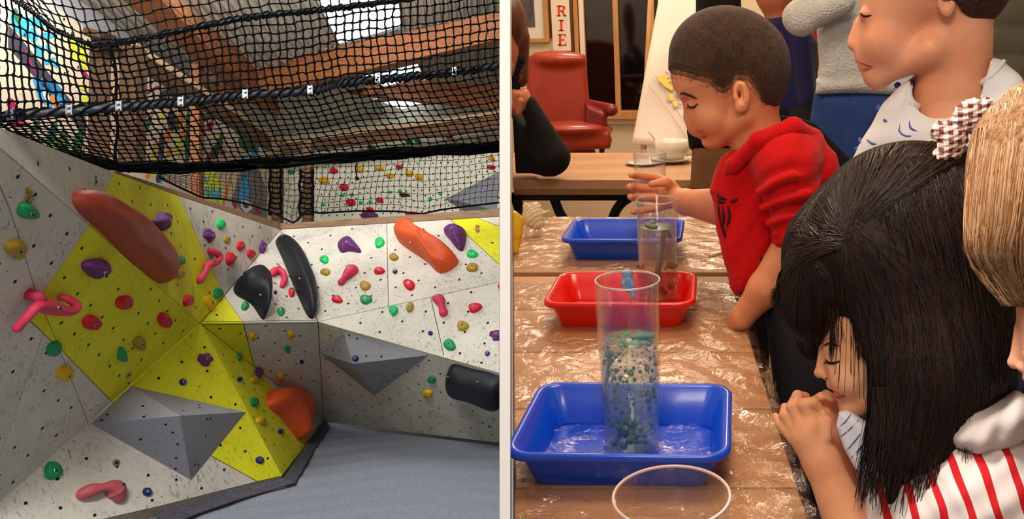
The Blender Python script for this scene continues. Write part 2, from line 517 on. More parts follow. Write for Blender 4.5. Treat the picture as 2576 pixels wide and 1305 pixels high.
HN = [0]
def hold(col, cx, cy, w, h, fa, where, rot=0, kind='jug', hg=None):
    HN[0] += 1
    d = dep(hit(cx, cy, PL[fa] if isinstance(fa, str) else fa)); size = max(w, h) * d / F
    cn = {'greenb': 'bright green', 'ochre': 'ochre', 'rose': 'dusty pink'}.get(col, col)
    kd = {'jug': 'rounded', 'spiky': 'craggy', 'ball': 'small round'}[kind]
    return dome('climbing_hold', outline(cx, cy, w, h, rot, HN[0], kind), fa, hg or size * (.30 if kind != 'ball' else .42), hmat(col, .25 if kind == 'spiky' else .12),
                '%s %s climbing hold %s' % (kd, cn, where), lump=.10 if kind == 'jug' else (.28 if kind == 'spiky' else 0), ridge=.3 if kind == 'spiky' else 0,
                bolts=1 if kind != 'ball' or size > .05 else 0)


HL = [
 ('green', 64, 532, 50, 42, 'F2', 'below the pineapple plate at the edge of the shaded wall', .3),
 ('ochre', 33, 625, 50, 50, 'F2', 'cut by the edge left of the shaded wall', 0),
 ('red', 312, 757, 42, 34, 'F2', 'on shaded yellow under the brick red volume', -.6),
 ('red', 226, 812, 44, 38, 'F2', 'largest red one on the shaded yellow panel', -.2),
 ('red', 414, 806, 32, 38, 'F2', 'near the hub corner on the shaded yellow panel', -.7),
 ('ochre', 347, 860, 30, 36, 'F2', 'on shaded yellow above the green one', 0),
 ('green', 131, 874, 42, 30, 'F2', 'on the lower border of yellow beneath the pink horn', -.7),
 ('green', 303, 892, 22, 36, 'F2', 'tall narrow one low on shaded yellow', -.2),
 ('yellow', 161, 941, 42, 38, 'F2', 'lowest on the shaded white panel', -.4),
 ('green', 450, 654, 20, 26, 'F1a', 'right beside the tip of the brick red volume', -.6),
 ('ochre', 447, 689, 26, 28, 'F1a', 'just under the small green one by the brick volume', .3),
 ('red', 469, 758, 22, 32, 'F1a', 'on lit yellow above the hub corner', .3),
 ('yellow', 523, 762, 17, 38, 'F1b', 'narrow one beside the hub corner seam', -.4),
 ('green', 546, 740, 22, 28, 'F1b', 'above the hub corner on the yellow border', 0),
 ('greenb', 555, 565, 20, 26, 'F1b', 'topmost on the white upper panel', -.3),
 ('ochre', 570, 601, 16, 18, 'F1b', 'small one below the topmost green on white', 0),
 ('red', 603, 620, 17, 24, 'F1b', 'middle of three red ones on the white upper panel', .2),
 ('red', 575, 651, 20, 34, 'F1b', 'tallest of three red ones on the white upper panel', .1),
 ('red', 630, 640, 19, 22, 'F1b', 'nearest the seam of three red ones on white', 0),
 ('yellow', 679, 750, 13, 22, 'F4', 'between the black volume and pink curl', .2),
 ('red', 734, 736, 16, 22, 'F4', 'touching the long black volume', 0),
 ('green', 617, 770, 18, 23, 'F4', 'tucked below the stubby black volume', .2),
 ('green', 705, 784, 20, 20, 'F4', 'low on the white triangle between black volumes', .3),
 ('yellow', 636, 846, 20, 19, 'F5', 'beside the yellow patch on the shaded recess', 0),
 ('yellow', 731, 840, 18, 23, 'F5', 'under the long black volume on the shaded recess', 0),
 ('green', 722, 878, 13, 20, 'F5', 'small one in the middle of the shaded recess', -.3),
 ('yellow', 706, 950, 16, 22, 'F5', 'low in the shaded recess above the orange volume', -.4),
 ('green', 708, 978, 15, 12, 'F5', 'peeping over the top of the orange wedge volume', 0),
 ('green', 601, 899, 11, 19, 'F3b', 'on the ridge of the bright yellow slab', .2),
 ('yellow', 641, 955, 20, 17, 'F3b', 'below the purple one on the yellow slab', 0),
 ('green', 638, 1010, 20, 24, 'F3b', 'on yellow slab beside the orange wedge volume', -.4),
 ('yellow', 656, 1057, 24, 17, 'F3b', 'on yellow slab below the orange wedge', .6),
 ('green', 765, 1025, 12, 22, 'F3b', 'on the white strip right of the orange wedge', 0),
 ('yellow', 782, 1062, 20, 17, 'F3b', 'lowest on the white strip by the corner', .4),
 ('green', 132, 1187, 46, 44, 'F3a', 'largest green one on the dirty white slab', 0),
 ('greenb', 956, 613, 23, 27, 'F6', 'upper one between purple and orange on the far wall', .2),
 ('greenb', 817, 655, 23, 19, 'F6', 'above its ochre twin near the corner', 0),
 ('ochre', 818, 686, 24, 17, 'F6', 'directly under the green near the corner', 0),
 ('ochre', 992, 646, 23, 18, 'F6', 'at the upper end of the orange volume', -.2),
 ('red', 956, 681, 26, 18, 'F6', 'wide one beside the pink bone', 0),
 ('ochre', 921, 720, 27, 23, 'F6', 'below the pink bone', 0),
 ('red', 1032, 717, 31, 24, 'F6', 'below the middle of the orange volume', .3),
 ('red', 851, 754, 28, 18, 'F6', 'lowest red near the corner', 0),
 ('green', 921, 756, 30, 22, 'F6', 'just above the bright lower panel', .1),
 ('greenb', 1188, 638, 28, 20, 'F6', 'at the yellow stripe under the purple triangle', 0),
 ('ochre', 1190, 675, 30, 21, 'F6', 'below the green one at the yellow stripe', 0),
 ('greenb', 990, 783, 22, 28, 'F7', 'leftmost on the bright facing panel', 0),
 ('ochre', 1031, 775, 18, 26, 'F7', 'beside the green on the bright facing panel', .1),
 ('red', 1193, 775, 34, 24, 'F7', 'wide one right of the upright pink bone', -.2),
 ('red', 1262, 720, 22, 18, 'F7', 'cut off at the partition edge', -.2),
 ('ochre', 1165, 818, 28, 26, 'F7', 'below the upright pink bone', .4),
 ('green', 1132, 866, 33, 27, 'F7', 'large one at the low edge of the bright panel', .4),
 ('green', 1086, 952, 22, 18, 'F8', 'small one left of the black sausage volume', .2),
 ('yellow', 1074, 990, 25, 21, 'F8', 'lowest on the right wall above the mat', .2),
]
for c, x, y, w, h, fa, lb, rot in HL: hold(c, x, y, w, h, fa, lb, rot)
for x, y, s, fa, lb in [(692, 736, 9, 'F4', 'by the pink curl'), (759, 909, 10, 'F5', 'in the shaded recess'), (459, 961, 17, 'F3a', 'above the large grey volume'),
                        (602, 954, 12, 'F3b', 'on the yellow slab seam'), (705, 1085, 13, 'F3b', 'below the orange wedge'), (652, 1157, 19, 'F3a', 'near the foot of the yellow slab'),
                        (369, 1237, 22, 'F3a', 'beside the dusty pink bone'), (994, 683, 12, 'F6', 'beneath the orange volume'), (1083, 838, 12, 'F7', 'mid panel left of the ochre one'),
                        (1226, 889, 13, 'F7', 'lowest on the bright facing panel')]:
    hold('blue', x, y, s, s, fa, lb, 0, 'ball')
for x, y, w, h, fa, lb, rot in [(517, 903, 36, 32, 'F3a', 'on the bright yellow slab below the hub', 0), (657, 620, 11, 32, 'F1b', 'slim one at the seam of the white panel', .15),
                                (525, 594, 24, 34, 'F1b', 'beside the yellow border of the white panel', -.4), (650, 934, 19, 30, 'F3b', 'on the ridge beside the shaded recess', 0),
                                (1250, 842, 38, 28, 'F7', 'half hidden by the partition', 0)]:
    hold('purple', x, y, w, h, fa, lb, rot, 'spiky')
PU = hmat('purple', .3)
def zz(pts, k, ox, oy): return [(x / k + ox, y / k + oy) for x, y in pts]
dome('climbing_hold', zz([(598, 705), (640, 690), (700, 682), (760, 678), (783, 690), (775, 740), (745, 775), (715, 805), (690, 790), (670, 832), (640, 790), (605, 765)], 2.966, 0, 420), 'F2', .09, PU, 'broad purple pincer shaped climbing hold on shaded yellow', lump=.2, ridge=.25)
dome('climbing_hold', zz([(1175, 340), (1200, 330), (1235, 350), (1238, 400), (1225, 440), (1205, 493), (1180, 470), (1160, 440), (1135, 420), (1140, 385), (1165, 370)], 2.966, 0, 420), 'F1a', .08, PU, 'tall folded purple climbing hold right of the brick volume', lump=.2, ridge=.3)
dome('climbing_hold', zz([(228, 725), (250, 680), (280, 655), (320, 645), (355, 665), (385, 700), (410, 730), (430, 770), (400, 772), (350, 760), (310, 755), (265, 778), (240, 755)], 3.262, 780, 400), 'F6', .09, PU, 'wide purple saddle shaped climbing hold on the far wall', lump=.2, ridge=.3)
dome('climbing_hold', zz([(1092, 600), (1130, 570), (1200, 563), (1250, 572), (1288, 595), (1283, 650), (1272, 710), (1258, 765), (1220, 755), (1185, 715), (1150, 665), (1115, 630)], 3.262, 780, 400), 'F6', .12, PU, 'purple triangular ridged climbing hold by the yellow stripe', peak=(1146, 590), lump=.2, ridge=.35)
# big moulded volumes
dome('brick_red_volume', zz([(545, 180), (600, 160), (660, 185), (700, 235), (800, 265), (905, 320), (1000, 400), (1100, 500), (1180, 590), (1235, 670), (1258, 760), (1250, 840), (1210, 885), (1150, 850), (1040, 760), (900, 640), (760, 500), (700, 440), (600, 360), (545, 290), (530, 230)], 2.966, 0, 420), 'F1a', .17, hmat('brick'), 'long brick red moulded volume across white and yellow panels', peak=(305, 590), bolts=0, lump=.1)
dome('black_volume', zz([(520, 930), (560, 890), (630, 850), (680, 860), (720, 905), (760, 950), (782, 1020), (780, 1120), (765, 1205), (735, 1190), (690, 1110), (650, 1060), (590, 1030), (530, 1000), (515, 960)], 3.107, 420, 420), 'F4', .24, hmat('black'), 'stubby boot shaped black volume on the white triangle', peak=(650, 735), bolts=3)
dome('black_volume', zz([(843, 570), (870, 560), (930, 590), (1000, 670), (1060, 780), (1100, 890), (1140, 980), (1160, 1080), (1155, 1180), (1130, 1195), (1095, 1170), (1050, 1070), (1000, 960), (960, 860), (900, 710), (850, 610)], 3.107, 420, 420), 'F4', .20, hmat('black'), 'long banana shaped black volume on the white triangle', peak=(742, 700), bolts=4)
dome('orange_volume', zz([(490, 495), (550, 505), (640, 508), (665, 530), (672, 580), (700, 620), (720, 680), (710, 740), (685, 835), (660, 800), (600, 720), (540, 650), (480, 610), (465, 570), (475, 520)], 2.486, 480, 780), 'F3b', .20, hmat('orange'), 'orange wedge volume standing on the yellow slab', peak=(728, 1020), bolts=2, lump=.12)
dome('orange_volume', zz([(800, 540), (840, 555), (870, 595), (930, 645), (1010, 690), (1080, 750), (1180, 790), (1230, 830), (1215, 870), (1150, 920), (1080, 945), (1030, 925), (990, 870), (930, 820), (850, 770), (760, 710), (705, 660), (710, 610), (760, 560)], 3.262, 780, 400), 'F6', .24, hmat('orange'), 'slanting orange bow tie volume on the far right wall', peak=(1075, 620), bolts=4, lump=.15)
dome('black_volume', zz([(925, 565), (960, 555), (1060, 595), (1150, 605), (1245, 640), (1300, 655), (1300, 835), (1245, 810), (1150, 770), (1060, 730), (960, 715), (910, 695), (903, 640), (910, 590)], 2.61, 780, 700), 'F8', .20, hmat('black'), 'black sausage volume running into the partition', peak=(1215, 960), bolts=4)


def tubehold(pts, fa, rad, hs, m, label, bolts):
    # swept bone or horn: pixel path on the facet, radii in pixels, height off the wall in pixels
    pl = PL[fa]; n = pl[1]; cps = []
    for (x, y), r, h in zip(pts, rad, hs):
        p = hit(x, y, pl); k = dep(p) / F
        cps.append((*(p + n * (h * k)), r * k))
    S = smoothline(cps, 34); mb = MB()
    p0, p1 = Vector(S[0][:3]), Vector(S[-1][:3])
    dirA = (p0 - Vector(S[1][:3])).normalized(); dirB = (p1 - Vector(S[-2][:3])).normalized()
    ext = [(p0 + dirA * S[0][3] * q, S[0][3] * w) for q, w in ((.95, .15), (.8, .55), (.45, .85))]
    ext2 = [(p1 + dirB * S[-1][3] * q, S[-1][3] * w) for q, w in ((.45, .85), (.8, .55), (.95, .15))]
    pp = [e[0] for e in ext] + [Vector(s[:3]) for s in S] + [e[0] for e in ext2]
    rr = [e[1] for e in ext] + [s[3] for s in S] + [e[1] for e in ext2]
    mb.tube(pp, rr, 14); o = mb.build('climbing_hold', m, smooth=True, label=label, cat='climbing hold')
    for bx, by, bh in bolts:
        p = hit(bx, by, pl); k = dep(p) / F; bb = MB(); c = p + n * (bh * k)
        bb.lathe(c - n * .01, [(.015, 0), (.015, .012), (.009, .013)], 10, ax=n); bb.cm = 1; disc(bb, c, n, .009, 6, .0045)
        bb.build('bolt', [M_steel, M_hole], o)
    return o


PK = hmat('pink'); RO = hmat('rose')
o = tubehold([(14, 812), (32, 778), (58, 752), (88, 756), (118, 764), (146, 764), (160, 752), (152, 742), (146, 744)], 'F2', [10, 10, 12, 18, 13, 10, 10, 9, 8], [26, 34, 34, 26, 32, 34, 30, 18, 8], PK, 'large pink two horned climbing hold at the wall edge', [(102, 752, 44)])
mb = MB(); k = dep(hit(75, 745, PL['F2'])) / F
mb.tube([hit(70, 738, PL['F2']) + PL['F2'][1] * (2 * k), hit(72, 734, PL['F2']) + PL['F2'][1] * (26 * k), hit(76, 742, PL['F2']) + PL['F2'][1] * (34 * k)], [13 * k, 13 * k, 5 * k], 12); mb.build('mounting_foot', PK, o, smooth=True)
tubehold([(524, 632), (536, 641), (534, 656), (514, 668), (504, 686), (498, 704)], 'F1b', [8, 8, 7, 9, 6, 9], [6, 12, 14, 9, 11, 5], PK, 'pink antler shaped climbing hold on the lit yellow panel', [(520, 655, 19)])
tubehold([(682, 692), (694, 686), (707, 695), (712, 710), (708, 722)], 'F4', [9, 8, 7, 7, 5], [5, 9, 11, 8, 2], PK, 'pink curled climbing hold between the black volumes', [(696, 684, 16)])
tubehold([(888, 684), (880, 694), (870, 706), (861, 712)], 'F6', [15, 12, 6, 9], [6, 9, 10, 4], PK, 'pink bone climbing hold leaning on the far wall', [(882, 684, 20)])
tubehold([(1097, 752), (1108, 757), (1114, 772), (1117, 788)], 'F7', [9, 13, 8, 11], [5, 9, 9, 4], PK, 'upright pink bone climbing hold on the bright panel', [(1104, 751, 21)])
tubehold([(202, 1243), (222, 1234), (246, 1228), (268, 1226), (284, 1232), (294, 1248)], 'F3a', [13, 14, 9, 14, 21, 15], [8, 14, 20, 16, 9, 6], RO, 'dusty pink bone climbing hold low on the white slab', [(291, 1222, 28), (210, 1238, 20)])
# grey pyramid volumes
def pyramid(name, pts, apex, fa, hgt, label):
    pl = PL[fa]; P = [hit(x, y, pl) for x, y in pts]; A = hit(*apex, pl)
    r = (A - CAMP); A2 = CAMP + r * (1 - hgt / r.length)
    root = empty(name, sum(P, Vector()) / 4, label, 'climbing volume')
    for i in range(4):
        a, b = P[i], P[(i + 1) % 4]; n = (b - a).cross(A2 - a).normalized()
        if n.dot(CAMP - a) < 0: n = -n
        MB().slab([a, b, A2], n, 0.012).build('facet', M_grey, root, bevel=0.003)
        hb = MB()
        for _ in range(9):
            u, v = random.random(), random.random()
            if u + v > 1: u, v = 1 - u, 1 - v
            if u + v > .93 or u < .05 or v < .05: continue
            disc(hb, a + (b - a) * u + (A2 - a) * v, n, random.choice((.011, .011, .004)), 8)
        if hb.v: hb.build('bolt_holes', M_hole, root, kind='stuff')
    return root, A2, P
g1, gA, gP = pyramid('grey_volume', [(228, 1066), (330, 970), (620, 1036), (481, 1208)], (452, 1045), 'F3a', .55, 'large grey kite shaped pyramid volume on the lower slab')
g2, hA, hP = pyramid('grey_volume', [(805, 888), (864, 834), (1079, 893), (942, 995)], (888, 915), 'F8', .55, 'smaller grey pyramid volume by the inner corner')
plg = plane(hP[0], hP[1], hA)
hold('blue', 895, 901, 16, 15, plane(hA, hP[1], hP[2]), 'sitting on the smaller grey volume', 0, 'ball')
# little plywood pineapple plates
def pineapple(x, y, w, h, fa, lb, rot=0):
    pl = PL[fa]; ol = []
    for i in range(18):
        t = 6.283 * i / 18; ol.append((x + math.cos(t) * w / 2, y + h * .18 + math.sin(t) * h * .32))
    m = mat('varnished_ply', (176, 140, 52), .5, var=.4, vs=60)
    o = MB().slab([hit(a, b, pl) + pl[1] * .012 for a, b in ol], pl[1], .012).build('pineapple_plate', m, origin=hit(x, y, pl), label=lb, cat='wall marker')
    lf = [(x - w * .1, y), (x - w * .5, y - h * .22), (x - w * .28, y - h * .24), (x - w * .4, y - h * .45), (x - w * .05, y - h * .3), (x + w * .1, y - h * .5), (x + w * .2, y - h * .28), (x + w * .5, y - h * .36), (x + w * .3, y - h * .1), (x + w * .2, y)]
    MB().slab([hit(a, b, pl) + pl[1] * .013 for a, b in lf], pl[1], .012).build('leaf_crown', m, o)
    b_ = MB(); disc(b_, hit(x, y + h * .25, pl), pl[1], .012, 8, .015); b_.build('screw', M_steel, o)
pineapple(71, 489, 18, 38, 'F2', 'wooden pineapple shaped plate above the green hold')
pineapple(413, 622, 7, 24, 'F1a', 'thin wooden pineapple plate beside the brick red volume')
pineapple(1201, 575, 11, 20, 'F6', 'small pineapple plate on the far yellow stripe')
pineapple(764, 662, 8, 16, 'F4', 'tiny wooden plate right of the long black volume')
for x, y, fa, lb in [(292, 1164, 'F3a', 'on the dirty white slab under the grey volume'), (323, 942, 'F2', 'at the foot of the shaded yellow panel'), (239, 457, 'F1a', 'above the brick red volume'), (1232, 1072, 'F8', 'low on the right wall near the mat')]:
    pl = PL[fa]; b_ = MB(); b_.lathe(hit(x, y, pl), [(.028, 0), (.028, .006), (.012, .008)], 14, ax=pl[1]); b_.cm = 1; disc(b_, hit(x, y, pl), pl[1], .012, 8, .0095)
    b_.build('washer_plate', [M_steel, M_hole], label='round grey washer plate ' + lb, cat='bolt plate')
# ================================================================ UPPER HALL: roof, murals, beams, posts, far wall, nets
M_roof = mat('corrugated_roof', (214, 210, 196), 0.6, metal=0.0, var=0.15, vs=4)
M_pane = mat('skylight_pane', (238, 243, 250), 0.4, emit=1.15)
M_cream = mat('cream_wall', (226, 222, 198), 0.8, var=0.08, vs=3)
M_mural = mat('raw_plywood', (222, 200, 170), 0.7, var=0.12, vs=5, stretch=(1, 1, 5))
MURC = {'blue': (56, 168, 226), 'lime': (214, 226, 58), 'magenta': (168, 30, 84), 'leaf': (48, 96, 62), 'slate': (66, 60, 72), 'orange': (242, 132, 56), 'grey': (122, 116, 114), 'white': (236, 234, 228)}
MURM = [mat('paint_' + k, v, 0.6, var=.12, vs=10) for k, v in MURC.items()]; MURK = list(MURC)

# mural wall: vertical plane down the left side
mp0 = W(26, 300, 9.0); mp1 = W(690, 300, 15.0)
mdir = (mp1 - mp0); mdir = (mdir - UP * mdir.dot(UP)).normalized(); mn = mdir.cross(UP)
if mn.dot(CAMP - mp0) < 0: mn = -mn
MPL = (mp0, mn)
wm = empty('wall_left_mural', hit(300, 500, MPL), kind='structure')
splits = [-60, 96, 228, 345, 478, 585, 700]
def mtop(x): return -80 if x < 30 else (-80 + (x - 30) * 1.0 if x < 130 else 20 + (x - 130) * .585)
for a, b in zip(splits, splits[1:]):
    P = [hit(a, mtop(a), MPL), hit(b, mtop(b), MPL), hit(b, 640, MPL), hit(a, 640, MPL)]
    for q in ((0, .5), (.5, 1)):
        pts = [P[0].lerp(P[3], q[0]), P[1].lerp(P[2], q[0]), P[1].lerp(P[2], q[1]), P[0].lerp(P[3], q[1])]
        MB().slab(shrink(pts, mn, .004), mn, .02).build('panel', M_mural, wm)
MB().slab([hit(x, y, MPL) - mn * .12 for x, y in [(60, -140), (330, -140), (330, 40), (712, 318), (712, 420), (60, 60)]], mn, .03).build('wall_gable_cladding', mat('pale_grey_cladding', (196, 198, 206), .8), kind='structure')
paint = MB()
def blob(c, pts, lift=.003):
    paint.cm = MURK.index(c); paint.add([hit(x, y, MPL) + mn * lift for x, y in pts], [tuple(range(len(pts)))])
def leaf(c, x0, y0, x1, y1, w, lift=.003):
    dx, dy = x1 - x0, y1 - y0; L = math.hypot(dx, dy); nx, ny = -dy / L * w / 2, dx / L * w / 2; P = []
    for t, k in ((0, .25), (.2, .85), (.45, 1), (.75, .7), (1, 0)): P.append((x0 + dx * t + nx * k, y0 + dy * t + ny * k))
    for t, k in ((.75, .7), (.45, 1), (.2, .85), (0, .25)): P.append((x0 + dx * t - nx * k, y0 + dy * t - ny * k))
    blob(c, P, lift)
blob('slate', [(20, 62), (38, 80), (216, 300), (216, 338), (190, 312), (20, 118)])
for a in [(30, 30, 75, 98, 40), (64, 52, 124, 62, 24), (80, 70, 88, 112, 22), (100, 88, 142, 92, 16), (92, 112, 108, 148, 22), (118, 108, 126, 140, 14), (110, 160, 140, 145, 16), (128, 150, 146, 172, 10)]: leaf('blue', *a)
leaf('leaf', 36, 20, 46, 62, 14, .005)
leaf('blue', 98, 200, 130, 270, 44); leaf('blue', 84, 188, 110, 240, 18); leaf('blue', 118, 204, 168, 268, 34)
leaf('orange', 126, 238, 148, 272, 16, .006); leaf('white', 108, 226, 124, 262, 14, .006); leaf('magenta', 60, 120, 88, 190, 6, .005)
for a in [(170, 100, 226, 120, 26), (172, 122, 226, 140, 20), (180, 138, 224, 160, 18), (200, 150, 226, 176, 16), (196, 216, 226, 226, 14), (198, 262, 226, 240, 16), (80, 330, 96, 312, 14), (120, 372, 170, 352, 18), (150, 380, 205, 384, 20)]: leaf('lime', *a)
for a in [(80, 340, 100, 296, 16), (120, 368, 142, 300, 24), (160, 380, 160, 322, 22), (190, 385, 206, 320, 26), (175, 384, 130, 340, 18)]: leaf('leaf', *a)
for a in [(24, 296, 62, 316, 30), (20, 246, 36, 280, 22), (200, 172, 224, 196, 10)]: leaf('magenta', *a)
# jungle between the posts
for c, x0, y0, x1, y1, w in [('lime', 350, 240, 352, 262, 14), ('magenta', 364, 238, 402, 214, 8), ('magenta', 398, 262, 412, 222, 10), ('leaf', 404, 258, 420, 222, 16), ('slate', 425, 225, 470, 262, 24),
    ('leaf', 345, 360, 384, 286, 18), ('magenta', 345, 312, 388, 276, 7), ('slate', 402, 420, 408, 320, 16), ('orange', 384, 420, 392, 346, 12), ('lime', 410, 300, 412, 274, 16), ('slate', 432, 330, 430, 270, 24),
    ('orange', 416, 366, 424, 316, 14), ('leaf', 442, 330, 448, 300, 20), ('orange', 452, 320, 456, 278, 16), ('lime', 446, 392, 448, 346, 22), ('leaf', 470, 420, 474, 262, 16), ('orange', 460, 350, 466, 310, 12),
    ('lime', 385, 405, 390, 365, 10), ('blue', 399, 420, 403, 392, 7), ('lime', 438, 316, 450, 300, 8), ('orange', 420, 396, 426, 372, 12),
    ('magenta', 504, 360, 512, 308, 18), ('magenta', 522, 330, 536, 300, 16), ('leaf', 500, 300, 540, 292, 16), ('blue', 506, 400, 514, 352, 12), ('magenta', 520, 408, 530, 384, 14), ('slate', 536, 400, 546, 360, 22),
    ('leaf', 552, 380, 556, 330, 14), ('lime', 544, 350, 552, 340, 8), ('magenta', 556, 390, 566, 376, 12), ('leaf', 600, 350, 650, 380, 34), ('blue', 632, 400, 652, 366, 16), ('leaf', 590, 332, 640, 340, 16), ('slate', 420, 250, 470, 276, 20), ('blue', 610, 405, 622, 390, 10)]: leaf(c, x0, y0, x1, y1, w)
leaf('slate', 396, 460, 404, 428, 16); leaf('orange', 368, 450, 376, 430, 12); leaf('blue', 402, 462, 410, 440, 9); leaf('lime', 380, 445, 392, 425, 12); leaf('orange', 560, 520, 582, 430, 8)
# lime bush with blue strokes, grey creature shape
blob('lime', [(500, 430), (545, 428), (556, 470), (566, 515), (548, 512), (520, 500), (500, 490)])
for a in [(505, 440, 520, 460, 12), (510, 495, 500, 462, 12), (524, 498, 516, 468, 9), (534, 500, 532, 466, 10), (546, 505, 552, 470, 12)]: leaf('blue', *a, .006)
blob('grey', [(604, 428), (650, 424), (668, 470), (672, 560), (640, 566), (598, 520), (584, 500), (596, 460)])
for a in [(606, 470, 622, 448, 18), (602, 500, 628, 470, 26), (614, 452, 626, 446, 12)]: leaf('blue', *a, .006)
blob('white', [(606, 500), (628, 508), (634, 524), (618, 536), (604, 520)], .007); blob('slate', [(610, 506), (624, 512), (624, 522), (614, 524), (609, 514)], .010)
for a in [(584, 500, 594, 528, 10), (640, 508, 652, 540, 12), (630, 546, 648, 534, 10)]: leaf('magenta', *a, .006)
paint.build('mural_paint', MURM, wm)
rr_ = random.Random(9); hb = MB()
for _ in range(260): disc(hb, hit(rr_.uniform(20, 690), rr_.uniform(40, 560), MPL), mn, rr_.choice((.012, .016, .006)), 6, .012)
hb.build('bolt_holes', M_hole, wm, kind='stuff')

# roof plane with corrugated sheets
RP = plane(W(300, 20, 10.5), W(1257, 10, 10.5), W(760, 350, 15.6)); rn = RP[1]
ceil_ = empty('ceiling', hit(800, 200, RP), kind='structure')
def roofsheet(p0, p1, p2, p3, ribs):     # p0->p1 across the ribs, p3/p2 the far ends; corrugation across
    A, B, Cc, D = [hit(x, y, RP) for x, y in (p0, p1, p2, p3)]
    mb = MB(); prof = [(0, 0), (.55, 0), (.62, .03), (.9, .03), (.97, 0)]
    col = []
    for i in range(ribs):
        for u, h in prof: col.append(((i + u) / ribs, h))
    col.append((1, 0)); n = len(col)
    mb.v = [A.lerp(B, u) + rn * h for u, h in col] + [D.lerp(Cc, u) + rn * h for u, h in col]
    for i in range(n - 1): mb.face((i, i + 1, n + i + 1, n + i))
    return mb.build('roof_sheet', M_roof, ceil_, solid=.004)
roofsheet((-200, -120), (780, -30), (852, 112), (300, 250), 34)
roofsheet((300, 250), (852, 112), (975, 306), (640, 390), 22)
roofsheet((1000, -20), (1284, -60), (1284, 28), (1016, 66), 14)
roofsheet((1016, 66), (1284, 28), (1284, 262), (1090, 235), 18)
roofsheet((1090, 235), (1284, 262), (1284, 400), (1150, 400), 12)
roofsheet((852, 112), (1016, 66), (1050, 150), (900, 185), 5)
sky = [[(780, -30), (1000, -30), (1016, 66), (852, 112)], [(900, 185), (1050, 150), (1090, 235), (965, 218)], [(945, 250), (1045, 250), (1160, 300), (1150, 330), (975, 306)]]
for i, s_ in enumerate(sky):
    w_ = empty('window_%d' % (i + 1), hit(*s_[0], RP), kind='structure'); P = [hit(x, y, RP) for x, y in s_]
    for t0, t1 in ((0, .5), (.5, 1)) if i == 0 else ((0, 1),):
        MB().slab([P[0].lerp(P[1], t0), P[0].lerp(P[1], t1), P[3].lerp(P[2], t1), P[3].lerp(P[2], t0)], rn, .03).build('pane', M_pane, w_)
    fr = MB()
    for k in range(len(P)): fr.tube([P[k] + rn * .01, P[(k + 1) % len(P)] + rn * .01], .02, 4)
    fr.build('frame', mat('alu_grey', (120, 122, 124), .5), w_)
# closing walls of the hall, out of the light's way
back_ = MB(); zt = 3.4
back_.slab([H(-9, 17.5, FLZ), H(-.012, 17.5, FLZ), H(-.012, 17.5, zt), H(-9, 17.5, zt)], -FWD, .1)
back_.build('wall_back', M_cream, kind='structure')
MB().slab([H(-9.2, 2, FLZ), H(-9.2, 17.5, FLZ), H(-9.2, 17.5, zt), H(-9.2, 2, zt)], RIGHT, .1).build('wall_left_far', M_cream, kind='structure')

def beam(name, pl, lab, m, depth_off=0.25, thick=.14, par=None):   # px outline with two depths
    P = [W(x, y, d) for x, y, d in pl]; n = (P[1] - P[0]).cross(P[2] - P[0]).normalized()
    if n.dot(CAMP - P[0]) < 0: n = -n
    o = MB().slab(P, n, thick).build(name, m, par, bevel=.006, **({} if par else dict(label=lab, cat='beam')))
    return o
def bm4(x0, y0, x1, y1, w0, w1, d0, d1):
    return [(x0, y0, d0), (x1, y1, d1), (x1, y1 + w1, d1), (x0, y0 + w0, d0)]
beam('roof_beam', [(270, -30, 8.6), (380, -30, 8.6), (700, 245, 13.6), (700, 300, 13.6), (620, 255, 12.4)], 'broad dark orange roof beam slanting down behind the nets', M_glulam)
beam('roof_beam', [(480, 196, 13.2), (1284, 24, 10.0), (1284, 92, 10.0), (480, 276, 13.2)], 'wide orange laminated beam crossing under the largest skylight', M_glulam, thick=.2)
beam('roof_beam', [(780, 205, 13.6), (960, 222, 13.2), (1284, 244, 12.2), (1284, 280, 12.2), (960, 250, 13.2), (780, 222, 13.6)], 'thin orange beam between the second and third skylights', M_glulam, thick=.16)
t = empty('handrail_beam', W(700, 360, 14.2), 'brown rail with pale top edge above the far climbing wall', 'beam')
beam('rail', [(690, 366, 14.2), (1284, 288, 12.2), (1284, 318, 12.2), (690, 386, 14.2)], '', M_wood, par=t)
beam('cap_strip', [(690, 356, 14.15), (1284, 274, 12.15), (1284, 286, 12.15), (690, 364, 14.15)], '', M_woodl, par=t, thick=.18)
t = empty('stringer_beam', W(340, 150, 8.2), 'long timber stringer with pale top edge running down to the corner post', 'beam')
beam('timber', [(262, 78, 7.6), (290, 88, 7.8), (692, 352, 13.4), (692, 382, 13.4), (350, 160, 8.4), (300, 118, 7.8), (256, 96, 7.6)], '', M_wood, par=t)
beam('cap_strip', [(345, 108, 8.2), (692, 338, 13.2), (692, 350, 13.2), (345, 126, 8.2)], '', M_woodl, par=t)
area('strip_lamp_light', W(1000, 175, 12.9), W(1000, 500, 12.9), .5, .3, 8, DAY)
b_ = MB(); b_.slab([W(850, 188, 12.9), W(1095, 128, 12.2), W(1095, 138, 12.2), W(850, 198, 12.9)], -FWD, .05)
b_.build('fluorescent_tube', mat('lit_tube', (255, 240, 214), .5, emit=1.3), label='lit white strip light under the wide roof beam', cat='lamp')
def post(x0, x1, y0, y1, d, lab, m=M_wood, split=None, lean=0):
    t = empty('timber_post', W((x0 + x1) / 2, y1, d), lab, 'post')
    ss = [x0] + (split or []) + [x1]
    for i, (a, b) in enumerate(zip(ss, ss[1:])):
        MB().slab([W(a, y0, d + .02 * i), W(b, y0, d + .02 * i), W(b + lean, y1, d + .02 * i), W(a + lean, y1, d + .02 * i)], -FWD, (b - a) / F * d + .05).build('timber', [m, M_woodl, M_wood][i % 3], t, bevel=.004)
    return t
